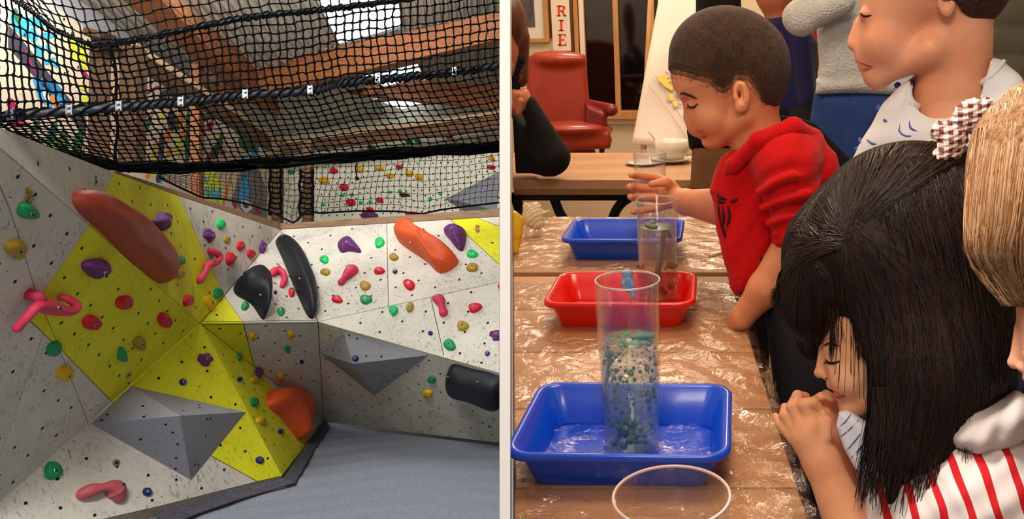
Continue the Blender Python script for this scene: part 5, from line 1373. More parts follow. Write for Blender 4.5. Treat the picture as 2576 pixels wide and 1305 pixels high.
# near forearm hanging below the sleeve
body('forearm', SDF([('c', (1990, 590, -118), (1925, 720, -100), 40, 42, 8), ('c', (1925, 720, -100), (1868, 800, -70), 42, 30, 20), ('c', (1868, 800, -70), (1852, 815, -60), 30, 22, 14)]), fb, (1815, 560, -175, 2045, 860, -15), 3, SK_boy, boy, smooth_it=1)
# far arm and the hand around the tumbler
fh = Fr(1660, 490, 2.04)
dz = -(2.04 - 1.68) / (2.04 / F)
tz = ((c3 - CAMP).dot(CF) - 2.04) / fh.s
arm = SDF([('c', (1820, 520, dz), (1725, 508, -60), 46, 31, 2), ('c', (1725, 508, -60), (1698, 496, -14), 30, 26, 14), ('e', (1684, 486, 8), (28, 34, 30), 16),
           ('c', (1690, 462, 26), (1655, 446, 62), 13, 11, 8), ('c', (1655, 446, 62), (1596, 440, 40), 11, 9.5, 6), ('c', (1596, 440, 40), (1588, 440, 14), 9.5, 8, 5),
           ('c', (1690, 478, 30), (1650, 474, 66), 13, 12, 6), ('c', (1650, 474, 66), (1592, 470, 42), 12, 10, 6), ('c', (1592, 470, 42), (1584, 470, 10), 10, 9, 5),
           ('c', (1690, 498, 30), (1650, 498, 64), 13, 11, 6), ('c', (1650, 498, 64), (1593, 496, 40), 11, 10, 6), ('c', (1593, 496, 40), (1585, 495, 12), 10, 8.5, 5),
           ('c', (1688, 514, 26), (1650, 524, 58), 11, 10, 6), ('c', (1650, 524, 58), (1600, 532, 36), 10, 8.5, 6), ('c', (1600, 532, 36), (1592, 533, 12), 8.5, 7.5, 5),
           ('c', (1694, 472, -20), (1676, 458, -46), 13, 11, 12), ('c', (1676, 458, -46), (1640, 464, -58), 11, 9, 8)])
body('hand', arm, fh, (1570, 420, dz - 60, 1880, 590, 90), 3.2, SK_boy, boy, smooth_it=1)
# legs and shoes below the hoodie
M_trs = mat('dark_trousers', (30, 28, 34), .85)
lg = MB(); 
for k, (dx, dy) in enumerate(((.0, -.05), (.02, .12))):
    top = fb.w(1940, 700, 20); p0 = Vector((top.x + dx + .05, top.y + dy, .84)); MB().tube([p0, Vector((p0.x + .03, p0.y + .02, .45)), Vector((p0.x + .02, p0.y, .10))], [.075, .055, .045], 14).build('trouser_leg', M_trs, boy, smooth=True)
    MB().ball((p0.x, p0.y - .0, .04), .05, 12, (1.9, .9, .8)).build('shoe', M_iron, boy, smooth=True)

# ---- hair helpers
def strands(name, sdf, fr, gen, n, r, m, parent, seed, lift=2, jit=6, z0=-420):
    q = random.Random(seed); mb = MB(); cache = {}
    def fz_(x, y):
        k = (round(x / 5), round(y / 5))
        if k not in cache: cache[k] = sdf.front(k[0] * 5, k[1] * 5, z0, 300, 150)
        return cache[k]
    for _ in range(n):
        P = gen(q); S = pline(P, 13); out = []; last = None; l = q.uniform(-.5, lift * 2)
        for i, (x, y) in enumerate(S):
            z = fz_(x, y); z = last if z is None else z
            if z is None: continue
            if last is not None: z = last * .15 + z * .85
            last = z; out.append(fr.w(x, y, z - l))
        if len(out) < 4: continue
        R_s = [r * fr.s * (1 - .75 * (i / (len(out) - 1)) ** 2) for i in range(len(out))]; mb.cm = q.randrange(len(m)); mb.tube(out, R_s, 3, caps=False)
    return mb.build(name, m, parent, smooth=True, kind='stuff')

# ---- girl with long black hair
fg_ = Fr(2200, 800, .90)
girl = empty('person', fg_.w(2330, 1500, 120), 'girl with long black hair and striped sleeves watching with hands at her mouth', 'person')
M_hb = mat('black_hair', (20, 12, 10), .38, spec=.4); M_hs = mat('dark_scalp_hair', (34, 20, 13), .7, spec=.2, c2=(12, 8, 7), var=.5, vs=34, stretch=(6, 6, .35), bump=.5, bs=60); M_hb2 = mat('dark_brown_hair', (54, 31, 17), .42, spec=.3); M_hb3 = mat('brown_black_hair', (30, 20, 17), .32, spec=.45)
GF = [('e', (2190, 820, 0), (128, 170, 118), 0), ('e', (2160, 900, 0), (88, 92, 92), 30), ('c', (2072, 872, 0), (2062, 922, 0), 9, 12, 24), ('e', (2060, 938, 0), (16, 14, 17), 8), ('e', (2076, 946, -15), (12, 9, 10), 6), ('e', (2076, 946, 15), (12, 9, 10), 6),
      ('e', (2096, 912, -50), (20, 18, 18), 8), ('e', (2142, 950, -42), (54, 50, 50), 26), ('e', (2092, 968, 0), (16, 12, 30), 14), ('e', (2106, 984, 0), (14, 10, 24), 8), ('se', (2098, 983, 0), (16, 2.5, 26), 3), ('e', (2112, 998, 0), (15, 10, 22), 7),
      ('e', (2140, 1022, 0), (30, 24, 34), 18), ('c', (2140, 1020, -20), (2230, 980, -66), 24, 34, 28), ('c', (2140, 1020, 20), (2230, 980, 66), 24, 34, 28), ('c', (2250, 960, 0), (2330, 1130, 20), 74, 84, 30)]
sg_ = SDF(GF); gh = body('head', sg_, fg_, (2035, 640, -140, 2430, 1240, 140), 3.4, SK_girl, girl, smooth_it=2)
la = MB(); surf_tube(la, sg_, fg_, [(2078, 902), (2086, 909), (2100, 910), (2116, 903)], 3.2, 1); 
for k in range(8): x = 2078 + k * 4; z = sg_.front(x, 906, n=200) or -60; la.tube([fg_.w(x, 907, z - 2), fg_.w(x - 7, 914, z - 7)], [.0006, .0002], 4)
la.build('eyelashes', M_lash, gh); br = MB(); surf_tube(br, sg_, fg_, [(2074, 868), (2090, 862), (2112, 868)], 4, 1); br.build('eyebrow', M_hb2, gh)
ll = MB(); surf_tube(ll, sg_, fg_, [(2094, 976), (2106, 978), (2126, 988)], 5, 0); surf_tube(ll, sg_, fg_, [(2102, 998), (2112, 994), (2126, 990)], 5.5, 0); ll.build('lips', M_lipg, gh, smooth=True)
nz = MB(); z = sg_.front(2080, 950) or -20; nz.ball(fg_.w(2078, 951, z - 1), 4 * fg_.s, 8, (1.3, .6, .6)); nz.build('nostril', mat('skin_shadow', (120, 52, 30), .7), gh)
GH = [('e', (2275, 596, 0), (242, 238, 215), 0, -8), ('e', (2150, 640, 0), (188, 172, 190), 50), ('e', (2048, 752, -10), (92, 108, 104), 40), ('c', (2330, 560, -20), (2380, 900, -40), 175, 150, 60), ('c', (2260, 820, -66), (2262, 1120, -84), 86, 54, 60),
      ('c', (2340, 900, -60), (2330, 1110, -70), 120, 62, 60), ('c', (2262, 1100, -84), (2235, 1230, -88), 54, 14, 30), ('c', (2420, 600, 0), (2450, 980, 20), 120, 100, 40), ('e', (2040, 850, 60), (50, 60, 40), 30), ('c', (2190, 740, -100), (2215, 900, -100), 60, 34, 30)]
gh_ = SDF(GH); body('hair_mass', gh_, fg_, (1930, 335, -260, 2600, 1260, 240), 5.2, M_hs, girl, smooth_it=1)
def gen1(q):      # from the crown whorl forward over the fringe
    a = q.uniform(-.1, 1); x1 = 1952 + 150 * a + q.uniform(-6, 6); y1 = 770 + 120 * min(1, a * 1.6) + q.uniform(-30, 20)
    return [(2110 + q.uniform(-20, 30), 625 + q.uniform(-12, 14)), (2060 - 50 * (1 - a) + q.uniform(-8, 8), 660 + q.uniform(-10, 10)), (x1 + 18 * (1 - a), 720), (x1, y1)]
def gen2(q):      # cascading down the cheek and back
    a = q.random(); x1 = 2170 + 300 * a ** 1.2; return [(2130 + 60 * a + q.uniform(-12, 12), 620 - 40 * a + q.uniform(-14, 14)), (2165 + 230 * a, 760 - 30 * a), (2185 + 270 * a + q.uniform(-8, 8), 960), (x1 + q.uniform(-20, 20) - 10, 1090 + 120 * (1 - a) + q.uniform(-60, 50))]
def gen3(q):      # over the top of the head from the whorl back and up
    a = q.random(); x = 1990 + 480 * a; yt = 352 + 250 * ((2300 - x) / 330) ** 2 * (1 if x < 2300 else .35); return [(2130 + q.uniform(-20, 20), 615 + q.uniform(-20, 5)), ((2130 + x) / 2, (615 + yt) / 2 + 10), (x, yt + 14)]
def gen4(q):
    a = q.random(); x0 = 2180 + 280 * q.random(); y0 = 420 + 190 * q.random(); return [(x0, y0), (x0 + 40 + q.uniform(-10, 10), y0 + 170), (x0 + 60 + q.uniform(-14, 14), y0 + 360), (min(2480, x0 + 40 + q.uniform(-30, 30)), min(1130, y0 + 600))]
HMS = [M_hb, M_hb2, M_hb3]
def gen6(q):      # whorl out to the left outline
    a = q.random(); return [(2115 + q.uniform(-15, 15), 620 + q.uniform(-15, 15)), (2050 - 30 * a, 580 + 70 * a + q.uniform(-8, 8)), (2074 - 116 * a ** .8, 492 + 205 * a), (2056 - 98 * a ** .8 + q.uniform(-4, 4), 516 + 240 * a)]
strands('hair_strands', gh_, fg_, gen6, 900, 1.5, HMS, girl, 9)
strands('hair_strands', gh_, fg_, gen1, 900, 1.4, HMS, girl, 1); strands('hair_strands', gh_, fg_, gen2, 1100, 1.6, HMS, girl, 2); strands('hair_strands', gh_, fg_, gen3, 1200, 1.6, HMS, girl, 3); strands('hair_strands', gh_, fg_, gen4, 1000, 1.6, HMS, girl, 4)
def gen7(q):
    a = q.random(); return [(2125 + 40 * a + q.uniform(-10, 10), 625 + q.uniform(-10, 10)), (2110 + 70 * a, 720 + q.uniform(-8, 8)), (2120 + 75 * a, 800 + 20 * a), (2135 + 75 * a + q.uniform(-12, 12), 870 + 40 * a + q.uniform(-14, 14))]
strands('hair_strands', gh_, fg_, gen7, 600, 1.4, HMS, girl, 12)
# fringe wisps in front of the face
mb = MB(); q = random.Random(11)
for _ in range(36):
    x0 = q.uniform(2085, 2200); x1 = x0 + q.uniform(-25, 30) + (x0 - 2085) * .12; y1 = q.uniform(880, 900) + (x0 - 2085) * 1.35 + q.uniform(-30, 30)
    if x0 < 2110: y1 = q.uniform(850, 886)
    mb.cm = q.randrange(3); mb.tube([fg_.w(x, y, z) for x, y, z in pline([(x0, 760, -118), ((x0 + x1) / 2 + 4, 820, -128), (x1, y1, -112 + q.uniform(-8, 8))], 8)], .00035, 3, caps=False)
mb.build('fringe_wisps', HMS, girl, kind='stuff')
mb = MB()
for _ in range(130):
    x0 = q.uniform(2190, 2360); y1 = 1150 + q.uniform(-60, 110); mb.cm = q.randrange(3)
    mb.tube([fg_.w(x, y, z) for x, y, z in pline([(x0, 960, -150), (x0 + q.uniform(-10, 10), 1060, -140), (x0 - 30 + q.uniform(-24, 24), y1, -128)], 8)], .0005, 3, caps=False)
mb.build('hair_ends', HMS, girl, kind='stuff')
# gingham bow
M_ging = mat('gingham', (196, 150, 132), .8)
nt = M_ging.node_tree; bs_ = nt.nodes['Principled BSDF']; tc = nt.nodes.new('ShaderNodeTexCoord'); ck = []
for axis in (0, 1):
    mp = nt.nodes.new('ShaderNodeSeparateXYZ'); nt.links.new(tc.outputs['Object'], mp.inputs[0]); m1 = nt.nodes.new('ShaderNodeMath'); m1.operation = 'MULTIPLY'; m1.inputs[1].default_value = 120; nt.links.new(mp.outputs[0 if axis == 0 else 2], m1.inputs[0])
    m2 = nt.nodes.new('ShaderNodeMath'); m2.operation = 'FRACT'; nt.links.new(m1.outputs[0], m2.inputs[0]); m3 = nt.nodes.new('ShaderNodeMath'); m3.operation = 'GREATER_THAN'; m3.inputs[1].default_value = .5; nt.links.new(m2.outputs[0], m3.inputs[0]); ck.append(m3)
ad = nt.nodes.new('ShaderNodeMath'); ad.operation = 'ADD'; nt.links.new(ck[0].outputs[0], ad.inputs[0]); nt.links.new(ck[1].outputs[0], ad.inputs[1])
rp = nt.nodes.new('ShaderNodeMapRange'); rp.inputs['From Max'].default_value = 2; nt.links.new(ad.outputs[0], rp.inputs['Value']); mx = nt.nodes.new('ShaderNodeMix'); mx.data_type = 'RGBA'; mx.inputs['A'].default_value = lin((236, 214, 202)); mx.inputs['B'].default_value = lin((112, 52, 46))
nt.links.new(rp.outputs[0], mx.inputs['Factor']); nt.links.new(mx.outputs['Result'], bs_.inputs['Base Color'])
bow = SDF([('e', (2440, 292, 0), (50, 42, 26), 0, -40), ('e', (2388, 342, 0), (26, 40, 24), 10, 10), ('e', (2362, 330, 0), (22, 26, 20), 10), ('c', (2400, 345, -6), (2362, 410, -10), 24, 24, 8), ('c', (2410, 350, 6), (2404, 385, 0), 26, 18, 8), ('e', (2478, 262, 0), (18, 16, 14), 12),
           ('f', lambda D, X, Y, Z: D - 3.0 * np.sin(X * .26 + Y * .15) * np.sin(Y * .28 - X * .1 + Z * .2))])
fw_ = Fr(2400, 340, .84)
body('hair_bow', bow, fw_, (2325, 235, -40, 2505, 445, 40), 2, M_ging, label='brown and white gingham scrunchie bow on the black haired girl', cat='hair bow')
# hands and forearms
fd = Fr(2040, 1100, .90)
hA = SDF([('c', (2030, 1096, 0), (2066, 1160, 6), 46, 44, 2), ('e', (2044, 1066, -6), (40, 34, 32), 20), ('c', (2066, 1160, 6), (2135, 1330, 14), 44, 62, 26),
          ('c', (1992, 1098, 4), (1962, 1066, 6), 15, 12.5, 10), ('c', (1962, 1066, 6), (1951, 1046, 16), 12, 9.5, 4),
          ('c', (2000, 1082, 0), (1974, 1044, -4), 16, 13.5, 8), ('c', (1974, 1044, -4), (1975, 1022, 14), 13.5, 11, 4),
          ('c', (2014, 1066, -8), (1994, 1022, -14), 17.5, 15, 8), ('c', (1994, 1022, -14), (2008, 994, -8), 15, 14, 4), ('c', (2008, 994, -8), (2028, 996, 16), 14, 12, 3),
          ('c', (2042, 1056, -14), (2024, 1018, -26), 20, 16.5, 8), ('c', (2024, 1018, -26), (2048, 1012, -30), 16.5, 14.5, 4), ('c', (2048, 1012, -30), (2068, 1036, -14), 14.5, 12, 3),
          ('c', (2076, 1100, -20), (2080, 1060, -20), 16, 14, 12), ('c', (2080, 1060, -20), (2070, 1040, -22), 13, 10, 4)])
body('hand', hA, fd, (1930, 970, -95, 2230, 1400, 100), 2.4, SK_girl, girl, smooth_it=2)
hB = SDF([('c', (2090, 1060, 84), (2230, 1290, 110), 36, 56, 2), ('e', (2086, 1040, 74), (34, 40, 30), 16), ('c', (2078, 1020, 66), (2056, 1004, 50), 17, 14, 6), ('c', (2056, 1004, 50), (2068, 996, 26), 14, 13, 3), ('c', (2096, 1012, 60), (2082, 992, 40), 17, 15, 5), ('c', (2082, 992, 40), (2096, 1000, 12), 15, 12, 3), ('c', (2076, 1044, 56), (2058, 1040, 30), 15, 12, 4)])
body('hand', hB, fd, (2030, 965, -10, 2300, 1360, 180), 2.8, SK_girl, girl, smooth_it=2)
# clothes
M_cot = mat('white_cotton', (206, 192, 184), .85, var=.06, vs=8)
M_str = mat('red_striped_cotton', (226, 208, 198), .85)
nt = M_str.node_tree; tc = nt.nodes.new('ShaderNodeTexCoord'); mp = nt.nodes.new('ShaderNodeMapping'); mp.inputs['Rotation'].default_value = (0, math.radians(18), 0)
wv = nt.nodes.new('ShaderNodeTexWave'); wv.bands_direction = 'X'; wv.inputs['Scale'].default_value = 13; wv.inputs['Distortion'].default_value = 1.6; wv.inputs['Detail'].default_value = 1; wv.inputs['Detail Scale'].default_value = 1.2
cr = nt.nodes.new('ShaderNodeValToRGB'); cr.color_ramp.interpolation = 'CONSTANT'; cr.color_ramp.elements[0].color = lin((212, 198, 190)); cr.color_ramp.elements[1].position = .80; cr.color_ramp.elements[1].color = lin((186, 14, 22))
nt.links.new(tc.outputs['Object'], mp.inputs[0]); nt.links.new(mp.outputs[0], wv.inputs['Vector']); nt.links.new(wv.outputs['Fac'], cr.inputs[0]); nt.links.new(cr.outputs[0], nt.nodes['Principled BSDF'].inputs['Base Color'])
slv = SDF([('e', (2450, 1230, -30), (220, 170, 130), 0, -20), ('c', (2430, 1230, -60), (2240, 1330, -30), 110, 80, 40), ('c', (2300, 1180, 60), (2420, 1500, 80), 150, 190, 60), ('f', lambda D, X, Y, Z: D - 4 * np.sin(X * .05 + Y * .03) * np.sin(Y * .045 + 1) - 2 * np.sin(X * .11 - Y * .07))])
body('striped_top', slv, fg_, (2100, 1020, -260, 2700, 1480, 260), 5, M_str, girl, smooth_it=1)
col = SDF([('e', (2480, 1045, -40), (140, 62, 120), 0, -14), ('e', (2440, 1075, -70), (90, 40, 90), 20), ('f', lambda D, X, Y, Z: D - 3.5 * np.sin(X * .07 + 1) - 2 * np.sin(X * .13 + Y * .05))])
body('collar', col, fg_, (2320, 960, -190, 2650, 1140, 110), 4, M_cot, girl, smooth_it=1)
bib = SDF([('x', [(2106, 1030), (2130, 1026), (2175, 1052), (2225, 1060), (2262, 1080), (2270, 1150), (2232, 1200), (2200, 1196), (2150, 1170), (2122, 1120), (2104, 1068)], -60, 40, 26, 0), ('f', lambda D, X, Y, Z: D - 2.4 * np.sin(X * .11 - Y * .05))])
body('bib_collar', bib, fg_, (2090, 1010, -80, 2290, 1220, 60), 3, mat('bluish_white_cotton', (214, 214, 226), .85), girl, smooth_it=1)
pl_ = MB()
for x0, y0, x1, y1 in ((2140, 1034, 2112, 1066), (2160, 1046, 2112, 1092), (2180, 1056, 2124, 1128), (2196, 1066, 2136, 1146), (2206, 1090, 2172, 1172), (2186, 1076, 2196, 1186), (2222, 1070, 2214, 1190), (2240, 1110, 2226, 1188)): surf_tube(pl_, bib, fg_, [(x0, y0), ((x0 + x1) / 2, (y0 + y1) / 2 + 3), (x1, y1)], 2, .6, 4, 8)
pl_.build('pleat_lines', mat('slate_lines', (88, 78, 104), .8), girl)

# ---- blonde child at the right edge
fl_ = Fr(2520, 560, .72)
bl = empty('person', fl_.w(2640, 1500, 0), 'blonde child at the right edge, only hair and a bit of face showing', 'person')
M_bl = [mat('blonde_hair', (168, 120, 76), .5, spec=.4, c2=(112, 72, 42), var=.4, vs=34, stretch=(6, 6, .35), bump=.6, bs=60), mat('light_blonde_hair', (204, 164, 120), .45, spec=.5), mat('honey_hair', (150, 96, 56), .4, spec=.5)]
def shift(P, sc_f=1.2):
    f = lambda c: (2540 + (c[0] - 2046) * sc_f, 905 + (c[1] - 930) * sc_f, c[2] * sc_f + 20); out = []
    for t in P:
        if t[0][-1] == 'e': out.append((t[0], f(t[1]), tuple(v * sc_f for v in t[2]), t[3] * sc_f) + tuple(t[4:]))
        else: out.append((t[0], f(t[1]), f(t[2]), t[3] * sc_f, t[4] * sc_f, t[5] * sc_f))
    return out
BH = SDF(shift(GH[:2]) + [('e', (2650, 430, 20), (215, 235, 215), 80), ('c', (2540, 380, 0), (2490, 600, -40), 90, 62, 60), ('c', (2492, 600, -40), (2560, 740, -50), 58, 26, 40), ('c', (2760, 700, -60), (2800, 980, -60), 170, 110, 60), ('c', (2900, 600, 20), (2960, 1000, 40), 180, 120, 60)])
body('hair_mass', BH, fl_, (2420, 150, -330, 3160, 1140, 330), 7, M_bl[0], bl, smooth_it=1)
def gen5(q):
    a = q.random(); return [(2472 + 130 * a, 200 + q.uniform(-20, 20)), (2446 + 135 * a + q.uniform(-6, 6), 340), (2430 + 130 * a + q.uniform(-6, 6), 540), (2448 + 95 * a + q.uniform(-8, 8), 660), (2540 + 50 * a + q.uniform(-20, 20), 755 + q.uniform(-20, 10))]
strands('hair_strands', BH, fl_, gen5, 2000, 1.8, M_bl, bl, 7, lift=3)
def gen8(q):
    a = q.random(); return [(2690 + 60 * a, 300 + q.uniform(-70, 30)), (2600 + 260 * a, 430 + q.uniform(-20, 20)), (2560 + 380 * a + q.uniform(-10, 10), 620), (2600 + 380 * a + q.uniform(-10, 10), 820 + 120 * a + q.uniform(-30, 30))]
strands('hair_strands', BH, fl_, gen8, 1500, 2.2, M_bl, bl, 14, lift=3)
sb_ = SDF(shift(GF)); bhd = body('head', sb_, fl_, (2515, 540, -170, 3010, 1290, 210), 5, SK_ch, bl, smooth_it=2)
la = MB(); surf_tube(la, sb_, fl_, [(2579, 871), (2588, 880), (2605, 881), (2624, 873)], 3.5, 1); la.build('eyelashes', M_lash, bhd)
ll = MB(); surf_tube(ll, sb_, fl_, [(2598, 960), (2612, 963), (2636, 975)], 5, 0); surf_tube(ll, sb_, fl_, [(2607, 986), (2619, 982), (2636, 977)], 6, 0); ll.build('lips', M_lip, bhd)
body('shirt', SDF([('c', (2800, 1290, 40), (2860, 1800, 60), 150, 170, 0), ('c', (2720, 1260, -120), (2640, 1560, -140), 80, 66, 40), ('c', (2800, 1230, 160), (2760, 1500, 200), 80, 66, 40)]), fl_, (2540, 1120, -240, 3050, 1980, 300), 9, M_cot, bl, smooth_it=1)

# ---- child in the patterned white shirt
fc_ = Fr(2360, 180, 1.16)
ch = empty('person', fc_.w(2380, 1250, 60), 'child in a white shirt with small blue prints looking down', 'person')
CF_ = [('e', (2345, -60, 0), (190, 150, 140), 0), ('e', (2250, 40, 0), (98, 130, 96), 40), ('e', (2200, 130, 0), (58, 66, 60), 30), ('c', (2150, 60, 0), (2138, 100, 0), 12, 14, 22), ('e', (2140, 112, 0), (17, 14, 18), 8), ('e', (2152, 120, -14), (12, 9, 9), 5), ('e', (2178, 38, -54), (22, 18, 18), 8),
       ('e', (2168, 150, 0), (16, 9, 26), 8), ('se', (2166, 160, 0), (18, 2.6, 28), 3), ('e', (2176, 172, 0), (17, 10, 24), 8), ('e', (2206, 196, 0), (30, 24, 34), 18), ('c', (2206, 190, -22), (2340, 130, -80), 26, 40, 34), ('c', (2206, 190, 22), (2340, 130, 80), 26, 40, 34), ('e', (2230, 110, -50), (58, 56, 50), 26),
       ('c', (2400, 90, 0), (2400, 250, 10), 92, 96, 34), ('c', (2400, 250, 10), (2410, 330, 10), 96, 130, 30)]
sc_ = SDF(CF_); chh = body('head', sc_, fc_, (2110, -225, -170, 2560, 350, 180), 4, SK_ch, ch, smooth_it=2)
body('ear', SDF([('e', (2370, 14, -118), (22, 38, 12), 2, -10), ('se', (2368, 10, -130), (12, 24, 9), 5, -10)]), fc_, (2340, -35, -145, 2400, 62, -100), 2.2, SK_ch, chh, smooth_it=1)
hp = [(2130, -230), (2600, -230), (2580, 60), (2480, 62), (2440, 60), (2410, 40), (2396, 20), (2360, 10), (2330, 6), (2300, -20), (2200, -40), (2130, -60)]
body('short_hair', SDF([('e', (2345, -60, 0), (198, 158, 148), 0), ('e', (2420, 0, 0), (80, 70, 100), 30), ('p', hp)]), fc_, (2130, -235, -170, 2570, 75, 170), 5, mat('brown_hair', (70, 36, 20), .5, var=.5, vs=90, bump=.6, bs=200), ch)
la = MB(); surf_tube(la, sc_, fc_, [(2160, 36), (2172, 44), (2190, 42)], 3, 1); la.build('eyelashes', M_lash, chh); ll = MB(); surf_tube(ll, sc_, fc_, [(2160, 154), (2172, 158), (2196, 166)], 5, 0); surf_tube(ll, sc_, fc_, [(2168, 176), (2180, 172), (2196, 168)], 5, 0); ll.build('lips', M_lip, chh)
M_sh = mat('white_jersey', (226, 226, 228), .85, var=.04, vs=8)
SH = [('x', [(2298, 190), (2262, 216), (2226, 262), (2196, 320), (2168, 370), (2140, 420), (2120, 520), (2150, 640), (2560, 660), (2640, 480), (2600, 300), (2560, 200), (2520, 150), (2480, 140), (2400, 250), (2340, 290), (2310, 250)], -90, 130, 60, 0), ('e', (2400, 400, 0), (190, 150, 150), 60), ('e', (2520, 360, -40), (110, 150, 110), 50),
      ('f', lambda D, X, Y, Z: D - 3 * np.sin(X * .04 + Y * .05) * np.sin(Y * .03 - X * .02)), ('sc', (2400, 90, 0), (2392, 235, -20), 98, 104, 6)]
ss_ = SDF(SH); body('shirt', ss_, fc_, (2110, 130, -190, 2700, 680, 170), 5, M_sh, ch, smooth_it=1)
rb = MB(); surf_tube(rb, ss_, fc_, [(2300, 196), (2290, 232), (2302, 262), (2345, 282), (2390, 268), (2440, 232), (2490, 190), (2520, 152)], 13, -4, 8, 26); rb.build('neck_rib', M_sh, ch, smooth=True)
M_bp = mat('blue_print', (86, 96, 178), .85)
def mark(P, r): bp_ = MB(); surf_tube(bp_, ss_, fc_, P, r, -r * .3, 6, 6); bp_.build('blue_print', M_bp, ch)
for P, r in [([(2250, 218), (2266, 212)], 9), ([(2204, 270), (2216, 276)], 8), ([(2160, 354), (2172, 362)], 6), ([(2190, 352), (2202, 360), (2216, 362)], 4), ([(2152, 382), (2160, 378)], 4), ([(2396, 250), (2414, 258)], 7), ([(2446, 214), (2450, 234)], 6), ([(2276, 300), (2272, 326), (2290, 338), (2308, 336)], 3.5), ([(2296, 302), (2300, 318), (2318, 326)], 3.5), ([(2460, 336), (2474, 332)], 5), ([(2230, 300), (2240, 306)], 5), ([(2500, 264), (2516, 272)], 5)]: mark(P, r)
def legs(parent, x, y, ztop, m, r=.075, gap=.10, shoe=M_iron):
    for k in (-1, 1):
        MB().tube([(x + k * gap * .8, y, ztop), (x + k * gap, y, ztop * .5), (x + k * gap, y, .10)], [r, r * .75, r * .6], 14).build('trouser_leg', m, parent, smooth=True)
        MB().ball((x + k * gap, y - .04, .04), .05, 12, (.9, 1.9, .8)).build('shoe', shoe, parent, smooth=True)
p = fc_.w(2390, 640, 20); legs(ch, p.x, p.y, p.z + .03, mat('denim_dark', (38, 52, 90), .8), .07, .08)
p = fg_.w(2420, 1480, 60); legs(girl, p.x, p.y, max(.2, p.z + .05), M_trs, .055, .06); p = fl_.w(2860, 1800, 60); legs(bl, p.x, p.y, max(.2, p.z), M_trs, .055, .06)

# ---- woman in white knit jumper and jeans (torso only in the photo; head above the frame)
fk = Fr(2150, 200, 2.35); kn = empty('person', fk.w(2150, 900, 0), 'adult in a pale knit jumper and blue jeans standing behind the children', 'person')
M_knit = mat('pale_grey_knit', (206, 208, 204), .9, var=.12, vs=60, bump=.8, bs=180); M_jean = mat('blue_denim', (34, 66, 128), .8, var=.25, vs=30, bump=.2, bs=200)
body('jumper', SDF([('x', [(2054, 236), (2060, 160), (2052, 80), (2070, -60), (2130, -150), (2260, -150), (2330, -60), (2330, 236)], -70, 70, 46, 0), ('c', (2140, -90, -50), (2010, 50, -90), 46, 36, 20), ('c', (2010, 50, -90), (2020, 60, -100), 38, 36, 10), ('c', (2016, 55, -95), (2120, 20, -120), 38, 26, 12), ('x', [(2052, 198), (2330, 190), (2330, 236), (2056, 236)], -76, 76, 24, 4), ('f', lambda D, X, Y, Z: D - 1.6 * np.sin(Y * .12 + X * .03) * (Y > 180))]), fk, (1960, -170, -160, 2345, 250, 90), 4.5, M_knit, kn, smooth_it=1)
body('jeans', SDF([('x', [(2050, 226), (2320, 222), (2330, 400), (2330, 560), (2034, 560), (2040, 400), (2040, 300)], -66, 66, 44, 0), ('c', (2110, 520, 0), (2110, 1100, 0), 66, 44, 10), ('c', (2250, 520, 0), (2250, 1100, 0), 66, 44, 10)]), fk, (2010, 210, -80, 2350, 1150, 80), 7, M_jean, kn, smooth_it=1)
sm = MB(); sm.tube([fk.w(x, y, z) for x, y, z in pline([(2072, 236, -58), (2066, 300, -54), (2062, 400, -54)], 8)], .004, 5); sm.build('seam', mat('denim_seam', (20, 40, 90), .8), kn)
body('head', SDF([('e', (2190, -330, 0), (74, 100, 84), 0), ('c', (2190, -250, 0), (2195, -140, 0), 40, 46, 20)]), fk, (2100, -440, -95, 2280, -100, 95), 6, SK_ad, kn)
for x in (2110, 2250):
    p = fk.w(x, 900, 0); MB().ball((p.x, p.y - .05, .045), .055, 12, (.9, 2, .8)).build('shoe', M_iron, kn, smooth=True)
# ---- person in navy coat and one in red beyond
fn = Fr(1985, 180, 2.7); nv = empty('person', fn.w(1985, 800, 0), 'person in a dark navy jacket standing behind the boy', 'person')
M_navy = mat('navy_jacket', (20, 22, 74), .85, sheen=.2)
body('jacket', SDF([('x', [(1926, 50), (1960, 40), (1990, 44), (2030, 60), (2056, 110), (2058, 220), (2044, 296), (1990, 304), (1950, 290), (1900, 290), (1880, 150), (1890, 70)], -50, 50, 34, 0), ('c', (2010, 80, -40), (2030, 250, -50), 26, 22, 12)]), fn, (1870, 25, -90, 2075, 315, 70), 4, M_navy, nv, smooth_it=1)
body('head', SDF([('e', (1950, -30, 0), (56, 76, 62), 0), ('c', (1955, 20, 0), (1960, 60, 0), 32, 36, 16)]), fn, (1885, -120, -75, 2020, 105, 75), 4, SK_ad, nv)
body('hair', SDF([('e', (1956, -50, 6), (60, 70, 66), 0), ('sx', [(1880, -60), (1930, -50), (1940, 40), (1880, 60)], -90, 90, 2, 6)]), fn, (1885, -130, -75, 2030, 30, 80), 4, mat('brown_hair', (70, 36, 20), .5), nv)
p = fn.w(1975, 280, 0); legs(nv, p.x, p.y, p.z + .02, M_trs, .085, .085)
fr_ = Fr(2050, 200, 3.1); rdp = empty('person', fr_.w(2050, 700, 0), 'person in a bright red top glimpsed between the jackets', 'person')
body('top', SDF([('x', [(1990, 30), (2120, 30), (2130, 330), (1990, 320)], -40, 40, 30, 0)]), fr_, (1975, 15, -60, 2145, 345, 60), 5, mat('red_top', (214, 18, 16), .8), rdp)
body('head', SDF([('e', (2056, -60, 0), (46, 62, 52), 0), ('c', (2056, -20, 0), (2056, 40, 0), 26, 30, 14)]), fr_, (2000, -130, -65, 2115, 80, 65), 4, SK_ad, rdp)
p = fr_.w(2060, 300, 0); legs(rdp, p.x, p.y, p.z + .02, M_trs, .085, .085)
